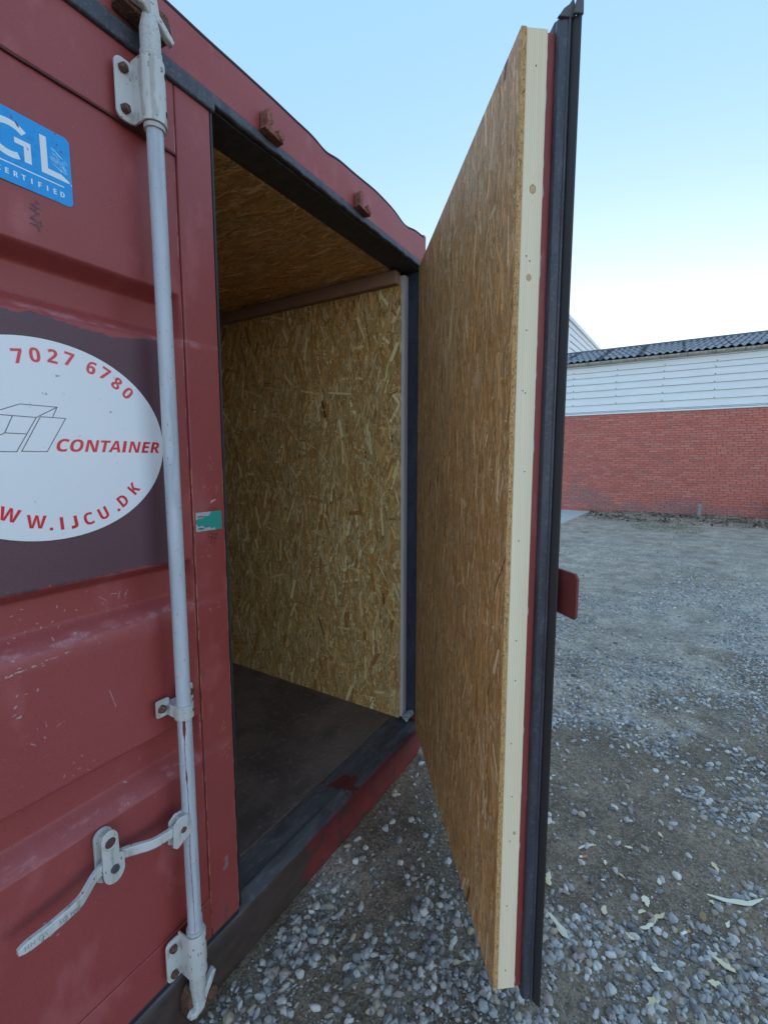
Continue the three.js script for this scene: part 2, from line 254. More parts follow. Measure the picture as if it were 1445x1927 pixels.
// dark rebate under the header where the door seal lands, with a scuffed front lip
part('header_rebate', [box(-1.19, 1.19, 2.438, 2.4545, -0.125, -0.012, 0.003)], M.grime, container);
{
  const g = new RoundedBoxGeometry(2.38, 0.026, 0.016, 2, 0.006); g.translate(0, 2.452, -0.002); part('header_lip', rough(new THREE.BoxGeometry(2.38, 0.024, 0.016, 240, 3, 2).translate(0, 2.453, -0.002), 0.0022, 46, 181), M.seal, container);
}
part('roof_panel', [box(-1.19, 1.19, 2.562, 2.574, -LEN, -0.1, 0)], M.red, container);
{ // corrugated side walls and back
  const side = (x, name) => { const s = new THREE.Shape(), n = 22, pitch = LEN / n; const top = [], bot = []; for (let i = 0; i <= n; i++) for (const [f, d] of [[0, 0], [0.3, 0], [0.45, 0.036], [0.75, 0.036], [0.9, 0]]) { const z = Math.min(LEN - 0.02, i * pitch + f * pitch) + 0.02; if (top.length && z <= top[top.length - 1][1] + 1e-4) continue; top.push([x - Math.sign(x) * d, z]); bot.push([x - Math.sign(x) * (d + 0.003), z]); } s.moveTo(...top[0]); top.slice(1).forEach((q) => s.lineTo(...q)); bot.reverse().forEach((q) => s.lineTo(...q)); s.closePath(); part(name, upright(s, 0.12, 2.42), M.red, container); };
  side(1.216, 'side_wall'); side(-1.216, 'side_wall');
  part('rear_wall', box(-1.2, 1.2, 0.1, 2.58, -LEN - 0.03, -LEN + 0.03), M.red, container);
}
for (const s of [1, -1]) {
  part('corner_post', s > 0 ? [box(1.193, 1.219, 0.115, 2.47, -0.16, 0.0, 0.003)] : [box(-1.219, -1.193, 0.115, 2.47, -0.16, 0, 0.003)], M.red, container);
  part('post_gap_shade', s > 0 ? box(1.186, 1.192, FLOOR, 2.438, -0.15, -0.004, 0.002) : box(-1.192, -1.182, FLOOR, 2.438, -0.15, -0.03, 0.002), M.blue ??= mat({ map: M.seal.map, color: lin(0.75, 0.8, 1.0), roughness: 0.6 }), container, 'blue grey strip painted as the shaded gap beside the corner post');  // dark strip whose colour stands in for the shaded gap at the post
  for (const y of [[0.0, 0.114], [2.471, 2.60]]) { const b = box(s > 0 ? 1.05 : -1.219, s > 0 ? 1.2195 : -1.05, y[0], y[1], -0.178, y[0] > 1 ? -0.118 : -0.01, 0.008); if (y[0] > 1) part('corner_casting', box(s > 0 ? 1.1905 : -1.2195, s > 0 ? 1.2195 : -1.1905, y[0], y[1], -0.178, 0.003, 0.006), M.red, container); else part('corner_casting', b, M.red, container); }
}
{ // sill: sloping top plate with a ridge, upright face
  const t = tex(1024, 256, (i, j) => { const x = i / 1024 * 2.4, s = j / 256 * 0.36; let c = mix3([66, 64, 66], [98, 97, 101], fbm(x * 9, s * 60, 191, 5)); const sc = fbm(x * 40, s * 90, 193, 4); c = mix3(c, [112, 104, 98], sstep(0.58, 0.75, sc) * 0.6); c = mix3(c, [58, 54, 54], sstep(0.5, 0.75, fbm(x * 8 + 5, s * 30, 195, 4)) * 0.5);
    if (s > 0.135) { const paint = fbm(x * 7, s * 16, 197, 4) + sstep(1.55, 1.75, x) * 0.4 - sstep(1.52, 1.42, x) * 0.6; if (paint > 0.42) c = mix3(mix3([128, 52, 54], [108, 40, 42], fbm(x * 30, s * 30, 199, 3)), [74, 60, 54], sstep(0.6, 0.7, fbm(x * 24, s * 40, 201, 4)) * 0.8); else c = mix3([86, 70, 62], [58, 48, 44], fbm(x * 20, s * 40, 203, 4)); }
    const bl = Math.hypot((x - 1.80 - (s - 0.06) * 0.8) / 0.10, (s - 0.055) / 0.09) + 1.9 * (fbm(x * 22, s * 30, 205, 3) - 0.5); if (bl < 0.55) c = [96, 34, 36];
    return c; }); t.wrapS = t.wrapT = THREE.ClampToEdgeWrapping;
  const prof = [[FLOOR - 0.003, -0.125], [FLOOR - 0.005, -0.11], [0.192, -0.075], [0.186, -0.045], [0.189, -0.04], [0.186, -0.035], [0.170, -0.008], [0.163, 0.002], [0.150, 0.006], [0.09, 0.004], [0.03, 0.000], [0.0, -0.008], [-0.05, -0.02]];
  const P = [], U = [], I = [], N = 240, m = prof.length; let L = [0]; for (let k = 1; k < m; k++) L.push(L[k - 1] + Math.hypot(prof[k][0] - prof[k - 1][0], prof[k][1] - prof[k - 1][1]));
  for (let i = 0; i <= N; i++) { const x = -1.2 + 2.4 * i / N; for (let k = 0; k < m; k++) { const w = k > 6 ? 0.004 * (fbm(x * 14, k, 207, 3) - 0.5) * 2 : 0.0012 * (vnoise(x * 20, k, 209) - 0.5); P.push(x, prof[k][0] + w * 0.4, prof[k][1] + w); U.push((x + 1.2) / 2.4, L[k] / 0.36); } }
  for (let i = 0; i < N; i++) for (let k = 0; k < m - 1; k++) { const a = i * m + k, b = a + m; I.push(a, a + 1, b, b, a + 1, b + 1); }
  const g = new THREE.BufferGeometry(); g.setAttribute('position', new THREE.Float32BufferAttribute(P, 3)); g.setAttribute('uv', new THREE.Float32BufferAttribute(U, 2)); g.setIndex(I); g.computeVertexNormals();
  part('sill', g, mat({ map: t, bumpMap: t, bumpScale: 0.0015, roughness: 0.6 }), container, 'scuffed dark steel sill with patches of red paint');
}
{ // plywood floor sheets, dark and scuffed
  const t = tex(1024, 1024, (i, j) => { const x = i / 1024 * 2.2, z = j / 1024 * 2.2; let c = mix3([108, 91, 83], [136, 117, 107], fbm(x * 5, z * 9, 211, 5)); c = mix3(c, [82, 70, 66], sstep(0.45, 0.75, fbm(x * 4, z * 5, 213, 5)) * 0.6); const sc = fbm(x * 46, z * 70, 215, 4); c = mix3(c, [140, 124, 116], sstep(0.58, 0.76, sc) * 0.6); if (fbm(x * 120, z * 120, 217, 2) > 0.86) c = [124, 108, 98]; return c.map((v) => v * (0.94 + 0.12 * vnoise(x * 300, z * 20, 219))); }); t.repeat.set(1 / 2.2, 1 / 2.2);
  const fm = mat({ map: t, bumpMap: t, bumpScale: 0.0008, roughness: 0.55 });
  part('floor_sheet', box(-1.17, 1.17, FLOOR - 0.028, FLOOR, -1.235, -0.127, 0.001), fm, container);
  part('floor_sheet', box(-1.17, 1.17, FLOOR - 0.030, FLOOR - 0.002, -2.46, -1.239, 0.001), fm, container);
  part('floor_sheet', box(-1.17, 1.17, FLOOR - 0.028, FLOOR, -LEN + 0.03, -2.464, 0.001), fm, container);
}
// particle board lining and its timber
{
  const WX = 1.132;
  part('wall_panel', metreUV(new THREE.BoxGeometry(0.012, 2.166, 2.35).translate(WX + 0.006, FLOOR + 1.083, -0.088 - 1.175), 1, 0.1, 0.35), M.osbPale, container, 'pale yellow particle board lining the inner wall');
  part('wall_panel', box(WX, WX + 0.012, FLOOR, 2.371, -LEN + 0.04, -2.442, 0), M.osbPale, container);
  part('wall_panel', box(-WX - 0.012, -WX, FLOOR, CEIL - 0.001, -LEN + 0.04, -0.1, 0), M.osbPale, container);
  part('ceiling_panel', box(-1.16, 1.16, CEIL, CEIL + 0.012, -2.45, -0.128, 0), M.osbBrown, container, 'brown particle board ceiling');
  part('ceiling_panel', box(-1.16, 1.16, CEIL, CEIL + 0.012, -LEN + 0.04, -2.454, 0), M.osbBrown, container);
  part('batten', metreUV(new RoundedBoxGeometry(2.5, 0.06, 0.042, 2, 0.003), 1).rotateY(Math.PI / 2).translate(WX + 0.021 - 0.03, 2.403, -0.095 - 1.25), M.batten, container, 'brown timber batten under the ceiling');
  { const g = new RoundedBoxGeometry(0.036, 2.21, 0.07, 2, 0.002); g.translate(WX + 0.012 + 0.019, FLOOR + 1.108, -0.106); part('stud', metreUV(g), M.oldPine, container, 'grey timber stud at the front end of the lining'); }
  part('sealant_bead', rough(new THREE.BoxGeometry(0.05, 0.03, 0.03, 8, 6, 6).translate(WX + 0.03, FLOOR + 0.012, -0.050), 0.009, 70, 221), mat({ color: lin(0.42, 0.44, 0.46), roughness: 0.7 }), container);
  // black marker arrow at the top of the board
  const a = []; for (const [y0, z0, y1, z1] of [[2.335, -0.115, 2.285, -0.113], [2.285, -0.113, 2.298, -0.125], [2.285, -0.113, 2.302, -0.104]]) { const v = new THREE.Vector3(0, y1 - y0, z1 - z0), g = new THREE.BoxGeometry(0.0006, v.length(), 0.0022); g.rotateX(Math.atan2(v.z, v.y)); g.translate(WX - 0.0005, (y0 + y1) / 2, (z0 + z1) / 2); a.push(g); }
  part('marker_arrow', a, mat({ color: lin(0.03, 0.03, 0.03) }), container);
}

// ---- cam keepers on the header
function keeperGeo(seed) {
  const lugL = poly([[-0.040, -0.022], [-0.042, 0.016], [-0.032, 0.034], [-0.020, 0.036], [-0.012, 0.024], [-0.014, 0.010], [-0.006, 0.004], [-0.010, -0.004], [-0.018, -0.008], [-0.020, -0.024]]);
  const lugR = poly([[0.012, -0.030], [0.010, -0.014], [0.020, -0.004], [0.036, -0.004], [0.044, -0.014], [0.042, -0.030], [0.030, -0.038]]);
  const foot = poly([[-0.042, -0.020], [0.040, -0.026], [0.042, -0.040], [-0.042, -0.034]]);
  return rough(merge([extr(lugL, 0, 0.036, 0.006, 3), extr(lugR, 0, 0.040, 0.006, 3), extr(foot, 0, 0.034, 0.004, 3), extr(poly([[-0.040, -0.03], [0.040, -0.034], [0.040, -0.006], [-0.036, 0.03]]), 0, 0.006, 0.002, 1)]), 0.003, 60, seed);
}
for (const [x, y, k] of [[0.20, 2.494, 1], [0.66, 2.494, 2], [-0.187, 2.512, 3], [-0.66, 2.494, 4]]) { const g = keeperGeo(230 + k); const m = part('cam_keeper', g, k === 3 ? M.rust : M.red2 ??= mat({ map: rustMap, bumpMap: rustMap, bumpScale: 0.0015, roughness: 0.8, color: lin(1.9, 1.5, 1.55) }), container, k === 3 ? 'rusty cam keeper gripped by the locking bar' : undefined); m.position.set(x, y, 0.004); if (k !== 3) m.scale.set(0.85, 0.85, 0.8); if (k === 3) m.scale.set(1.25, 1.15, 1.2); }

// ================================================================ CLOSED DOOR (part of the container)
const door = group('closed_door', container); door.userData.label = 'closed red left door with locking bar, oval sticker and blue sticker';
{
  const xs = [], ys = []; for (let x = -1.10; x < -0.17; x += 0.02) xs.push(x); for (let x = -0.17; x <= -0.0985; x += 0.003) xs.push(x);
  const ribs = [[1.822, 1.948], [1.156, 1.290], [0.726, 0.862]]; let y = 0.304; while (y < 2.27) { ys.push(y); const near = ribs.some(([a, b]) => y > a - 0.012 && y < b + 0.008); y += near ? 0.0035 : 0.018; } ys.push(2.27);
  const zAt = (x, y) => { let d = 0; for (const [a, b] of ribs) { const sl = 0.042, su = 0.026, up = sstep(b + 0.003, b - su, y), lo = sstep(a - 0.003, a + sl, y); const lin1 = clamp((b - y) / su), lin0 = clamp((y - a) / sl); d = Math.max(d, Math.min(lerp(lin1, up, 0.45), lerp(lin0, lo, 0.45))); }
    const e = Math.min(sstep(-0.1025, -0.1165, x), sstep(-1.098, -1.07, x)); return -0.006 - 0.047 * d * e + 0.006 * (fbm(x * 3.4, y * 3.4, 241, 2) - 0.5) * sstep(-0.1, -0.2, x); };
  const P = [], U = [], I = [], n = xs.length; for (const yy of ys) for (const xx of xs) { P.push(xx, yy, zAt(xx, yy)); U.push(xx, yy); }
  for (let j = 0; j < ys.length - 1; j++) for (let i = 0; i < n - 1; i++) { const a = j * n + i; I.push(a, a + 1, a + n, a + 1, a + n + 1, a + n); }
  const g = new THREE.BufferGeometry(); g.setAttribute('position', new THREE.Float32BufferAttribute(P, 3)); g.setAttribute('uv', new THREE.Float32BufferAttribute(U, 2)); g.setIndex(I); g.computeVertexNormals();
  part('door_skin', g, M.door, door);
  part('stile', box(-0.099, 0.0, 0.184, 2.43, -0.05, 0.0, 0.004), M.door, door);
  part('stile', box(-1.19, -1.101, 0.184, 2.43, -0.05, 0.0, 0.004), M.door, door);
  part('top_rail', box(-1.10, -0.1, 2.2685, 2.43, -0.05, -0.001, 0.003), M.door, door);
  part('bottom_rail', box(-1.10, -0.1, 0.184, 0.3035, -0.05, -0.001, 0.003), M.door, door);
  part('seal', [box(-1.19, 0.012, 2.4205, 2.464, -0.03, 0.010, 0.007)], M.seal, door, 'grey rubber seal along the top of the closed door');
  part('seal', [upright(poly([[0.0008, 0.0], [0.006, -0.001], [0.010, 0.004], [0.009, 0.03], [0.0008, 0.03]]), 0.19, 2.23)], M.rubber, door);
  part('seal', [box(-1.19, -0.002, 0.166, 0.183, -0.03, -0.002, 0.004)], M.rubber, door);
  // rusty bead of filler where the top rail meets the skin
  const pts = []; for (let i = 0; i <= 60; i++) pts.push(new THREE.Vector3(-1.10 + i / 60, 2.2665 + 0.0012 * (vnoise(i * 0.9, 4, 243) - 0.5), -0.0028)); part('seam_bead', new THREE.TubeGeometry(new THREE.CatmullRomCurve3(pts), 120, 0.0024, 6), mat({ color: lin(0.10, 0.045, 0.04), roughness: 0.8 }), door);
}
// locking bar
const BX = -0.187, BZ = 0.05;
{
  const t = tex(256, 2048, (i, j) => { const a = i / 256, y = 0.12 + j / 2048 * 2.34; let c = mix3([200, 205, 211], [182, 187, 194], fbm(a * 9, y * 14, 251, 4)); c = mix3(c, [160, 166, 174], sstep(0.5, 0.75, fbm(a * 7 + 2, y * 6, 253, 5)) * 0.6);
    // a run of red paint down the lower half
    const run = 0.885 + 0.012 * Math.sin(y * 21) + 0.008 * vnoise(y * 50, 1, 255); const wv = y > 0.33 && y < 0.92 ? 0.006 + (y > 0.85 ? 0.035 * sstep(0.85, 0.9, y) : 0) + 0.014 * Math.exp(-Math.pow((y - 0.76) / 0.015, 2)) : 0;
    if (wv && Math.abs(((a - run + 1.5) % 1) - 0.5) < wv * (0.7 + 0.5 * vnoise(y * 90, 3, 257))) c = [124, 44, 46];
    if (fbm(a * 30, y * 120, 259, 3) > 0.81) c = mix3(c, [104, 92, 84], 0.6); return c; });
  const g = new THREE.CylinderGeometry(0.0172, 0.0172, 2.34, 36, 1, true); g.translate(BX, 1.29, BZ); part('locking_bar', g, mat({ map: t, bumpMap: fineBump, bumpScale: 0.0004, roughness: 0.45 }), door, 'white painted tubular locking bar with a run of red paint');
}
const hexBolt = (r = 0.009, h = 0.008) => { const g = new THREE.CylinderGeometry(r * 0.92, r, h, 6, 1); g.rotateX(Math.PI / 2); const d = new THREE.SphereGeometry(r * 0.8, 10, 5, 0, 6.3, 0, 1.5); d.rotateX(Math.PI / 2); d.scale(1, 1, 0.5); d.translate(0, 0, h / 2); return rough(merge([g, d]), 0.0008, 200, 261); };
const boltGeo = hexBolt(0.0105, 0.010), slotM = mat({ color: lin(0.02, 0.018, 0.018), roughness: 0.9 });
function bracket(y0, y1, mirror) {
  const h = y1 - y0, s = new THREE.Shape(), R = 0.0255, r = 0.0205, zc = BZ; // half shell hugging the bar
  s.moveTo(BX - R, -0.014); s.lineTo(BX - R, -zc); s.absarc(BX, -zc, R, Math.PI, 0, false); s.lineTo(BX + R, -0.014); s.lineTo(BX + r, -0.014); s.lineTo(BX + r, -zc); s.absarc(BX, -zc, r, 0, Math.PI, true); s.lineTo(BX - r, -0.014); s.closePath();
  // absarc in the (x, -z) sheet bulges towards the viewer when its angles run through 3*pi/2
  const s2 = new THREE.Shape(); s2.moveTo(BX - R, -0.014); s2.lineTo(BX - R, -zc); for (let i = 1; i < 20; i++) { const a = Math.PI + Math.PI * i / 20; s2.lineTo(BX + R * Math.cos(a), -zc + R * Math.sin(a)); } s2.lineTo(BX + R, -zc); s2.lineTo(BX + R, -0.014); s2.lineTo(BX + r, -0.014); s2.lineTo(BX + r, -zc); for (let i = 19; i > 0; i--) { const a = Math.PI + Math.PI * i / 20; s2.lineTo(BX + r * Math.cos(a), -zc + r * Math.sin(a)); } s2.lineTo(BX - r, -zc); s2.lineTo(BX - r, -0.014); s2.closePath();
  const shell = upright(s2, y0, h, 0.0012);
  const fl = (x0, x1, ya, yb) => extr(roundedRect(x0, ya, x1, yb, Math.min(0.016, (x1 - x0) / 2 - 0.001)), 0.012, 0.006, 0.0015, 2, 8);
  part('bracket', [shell, fl(BX - 0.062, BX - 0.018, y0 - 0.002, y1 - 0.006), fl(BX + 0.018, BX + 0.046, y0 + 0.004, y1 - (mirror ? 0 : 0.03))], M.white, door);
  for (const [bx, by] of [[BX - 0.045, y0 + 0.02], [BX - 0.045, y1 - 0.028], [BX + 0.036, y0 + 0.024], [BX + 0.036, y1 - 0.045]]) { const b = part('bolt', boltGeo, M.rust, door); b.position.set(bx, by, 0.0215); b.rotation.z = by * 40; }
  for (const by of [y0 + 0.026, y1 - 0.026]) { const a = 0.75, g = new THREE.SphereGeometry(0.0045, 10, 8); g.scale(1, 1.5, 0.35); const b = part('grease_hole', g, slotM, door); b.position.set(BX + Math.sin(a) * R, by, BZ + Math.cos(a) * R); b.rotation.y = a; }
  for (const yy of [y0 - 0.010, y1 + 0.001]) part('collar', cyl(0.0215, 0.0215, yy, yy + 0.009, BX, BZ, 32), M.white, door);
}
bracket(2.262, 2.388); bracket(0.198, 0.318, true);
{ // cams at both ends of the bar
  const top = poly([[-0.012, 0.0], [0.014, -0.004], [0.030, -0.016], [0.046, -0.024], [0.050, -0.014], [0.034, -0.001], [0.018, 0.014], [0.014, 0.034], [0.012, 0.056], [0.004, 0.070], [-0.014, 0.074], [-0.026, 0.066], [-0.020, 0.058], [-0.006, 0.056], [-0.004, 0.038], [-0.010, 0.026], [-0.030, 0.024], [-0.044, 0.020], [-0.046, 0.012], [-0.034, 0.008], [-0.018, 0.010]]);
  const g = extr(top, 0, 0.018, 0.004, 3); g.translate(BX, 2.470, BZ - 0.004);
  part('cam', [rough(g, 0.0015, 80, 271), cyl(0.0205, 0.0205, 2.404, 2.447, BX, BZ), cyl(0.0205, 0.015, 2.447, 2.474, BX, BZ), cyl(0.022, 0.022, 2.392, 2.404, BX, BZ)], M.white, door, 'grimy white cam hooked into the rusty keeper');
  const bot = poly([[-0.014, 0.0], [0.012, 0.004], [0.026, 0.026], [0.044, 0.038], [0.050, 0.032], [0.036, 0.010], [0.020, -0.012], [0.006, -0.04], [-0.020, -0.046], [-0.034, -0.036], [-0.024, -0.026], [-0.014, -0.026]]);
  const b = extr(bot, 0, 0.02, 0.004, 3); b.translate(BX, 0.128, BZ - 0.006);
  part('cam', [rough(b, 0.0015, 80, 273), cyl(0.016, 0.0195, 0.112, 0.16, BX, BZ), cyl(0.0205, 0.0205, 0.158, 0.190, BX, BZ)], M.white, door);
  const k = part('cam_keeper', keeperGeo(277), M.rust, container, 'rusty keeper at the foot of the locking bar'); k.position.set(BX + 0.015, 0.105, 0.008); k.scale.set(1, 1.1, 1.1);
}
{ // strap guide
  const ring = new THREE.CylinderGeometry(0.0225, 0.0225, 0.034, 36, 1); ring.translate(BX, 0.930, BZ);
  part('bar_clamp', [ring, extr(roundedRect(BX - 0.050, 0.918, BX - 0.014, 0.962, 0.006), 0.010, 0.005), extr(roundedRect(BX + 0.012, 0.926, BX + 0.052, 0.972, 0.006), 0.010, 0.005), box(BX - 0.022, BX + 0.022, 0.916, 0.946, 0.0, BZ - 0.004, 0.003)], M.white, door);
  const g = hexBolt(0.0045, 0.004); const r = part('rivet', g, M.rust, door); r.position.set(BX + 0.0125, 0.931, BZ + 0.0185); r.rotation.y = 0.6; const b = part('bolt', boltGeo, M.rust, door); b.position.set(BX - 0.036, 0.94, 0.018); const b2 = part('bolt', boltGeo, M.rust, door); b2.position.set(BX + 0.04, 0.95, 0.018);
}
{ // handle, its hub on the bar and its retainer
  const w = 0.0115, line = [[-0.556, 0.633, 0.058], [-0.50, 0.634, 0.058], [-0.447, 0.640, 0.054], [-0.427, 0.646, 0.045], [-0.407, 0.651, 0.034], [-0.375, 0.654, 0.025], [-0.345, 0.654, 0.027], [-0.315, 0.650, 0.040], [-0.285, 0.645, 0.052], [-0.235, 0.642, 0.056], [-0.205, 0.641, 0.056]];
  const curve = new THREE.CatmullRomCurve3(line.map((q) => new THREE.Vector3(...q))), N = 70, P = [], I = [], t = 0.0042, cs = [[-w, -t], [-w, t], [-w + 0.003, t + 0.001], [w - 0.003, t + 0.001], [w, t], [w, -t]];
  for (let i = 0; i <= N; i++) { const p = curve.getPoint(i / N), q = curve.getTangent(i / N), nx = new THREE.Vector3(-q.z, 0, q.x).normalize(); if (nx.z < 0) nx.negate(); const end = i < 3 ? [0.45, 0.8, 0.95][i] : 1; for (const [a, b] of cs) P.push(p.x + nx.x * b, p.y + a * end * (p.x > -0.45 && p.x < -0.3 ? 1.0 : 1), p.z + nx.z * b); }
  const m = cs.length; for (let i = 0; i < N; i++) for (let k = 0; k < m; k++) { const a = i * m + k, b = i * m + (k + 1) % m; I.push(a, a + m, b, b, a + m, b + m); } for (const o of [0, N * m]) for (let k = 1; k < m - 1; k++) I.push(o, o + k, o + k + 1);
  const g = new THREE.BufferGeometry(); g.setAttribute('position', new THREE.Float32BufferAttribute(P, 3)); g.setIndex(I); const ng = g.toNonIndexed(); ng.computeVertexNormals(); part('handle', metreUV(ng), M.white, door, 'white flat steel door handle stamped with letters');
  const hub = poly([[-0.244, 0.606], [-0.240, 0.662], [-0.222, 0.674], [-0.204, 0.670], [-0.198, 0.662], [-0.192, 0.616], [-0.234, 0.597]]);
  part('handle_hub', [extr(hub, 0.062, 0.006, 0.0015), extr(hub, 0.042, 0.005, 0.0015), box(-0.222, -0.196, 0.612, 0.668, 0.036, 0.064, 0.003)], M.white, door);
  const r = part('rivet', hexBolt(0.0075, 0.004), M.rust, door); r.position.set(-0.217, 0.637, 0.0695);
  const back = extr(roundedRect(-0.402, 0.600, -0.352, 0.735, 0.024), 0.0, 0.03, 0.003, 2, 10), cover = new THREE.Shape(); cover.moveTo(-0.398, 0.722); cover.absarc(-0.375, 0.712, 0.024, Math.PI * 0.9, 0, true); cover.lineTo(-0.350, 0.672); cover.lineTo(-0.336, 0.664); cover.lineTo(-0.338, 0.640); cover.absarc(-0.367, 0.637, 0.030, 0, -Math.PI, true); cover.lineTo(-0.396, 0.668); cover.closePath();
  part('handle_retainer', [extr(roundedRect(-0.392, 0.598, -0.352, 0.726, 0.0195), 0.0, 0.008, 0.002), extr(cover, 0.034, 0.006, 0.002).translate(0.372, 0, 0).scale(0.78, 1, 1).translate(-0.372, 0, 0), box(-0.384, -0.364, 0.694, 0.718, 0.008, 0.034, 0.004)], M.white, door);
  const ring = new THREE.TorusGeometry(0.0138, 0.0025, 8, 24); ring.translate(-0.374, 0.709, 0.0405); part('eye', ring, M.white, door);
  const hole = new THREE.CircleGeometry(0.0145, 20); hole.translate(-0.376, 0.709, 0.0652); part('bolt', [new THREE.CylinderGeometry(0.0122, 0.0122, 0.004, 20).rotateX(Math.PI / 2).translate(-0.374, 0.709, 0.0390)], M.rust, door);
  const piv = part('rivet', [new THREE.CylinderGeometry(0.0085, 0.0095, 0.006, 18).rotateX(Math.PI / 2)], mat({ color: lin(0.13, 0.13, 0.14), roughness: 0.5, metalness: 0.6 }), door); piv.position.set(-0.368, 0.642, 0.042);
  const lo = part('bolt', boltGeo, M.rust, door); lo.position.set(-0.372, 0.612, 0.016);
  // stamped letters
  const { FontLoader } = await import('three/addons/loaders/FontLoader.js'); const { TextGeometry } = await import('three/addons/geometries/TextGeometry.js');
  const font = await new FontLoader().loadAsync('fonts/droid/droid_sans_regular.typeface.json');
  for (const [s, x] of [['HH OS', -0.548], ['SO HH', -0.490]]) { const tg = new TextGeometry(s, { font, size: 0.0098, depth: 0.0009, curveSegments: 3, bevelEnabled: false }); tg.translate(x, 0.629, 0.0628); part('stamped_letters', metreUV(tg), mat({ color: lin(0.32, 0.33, 0.34), roughness: 0.6 }), door); }
}
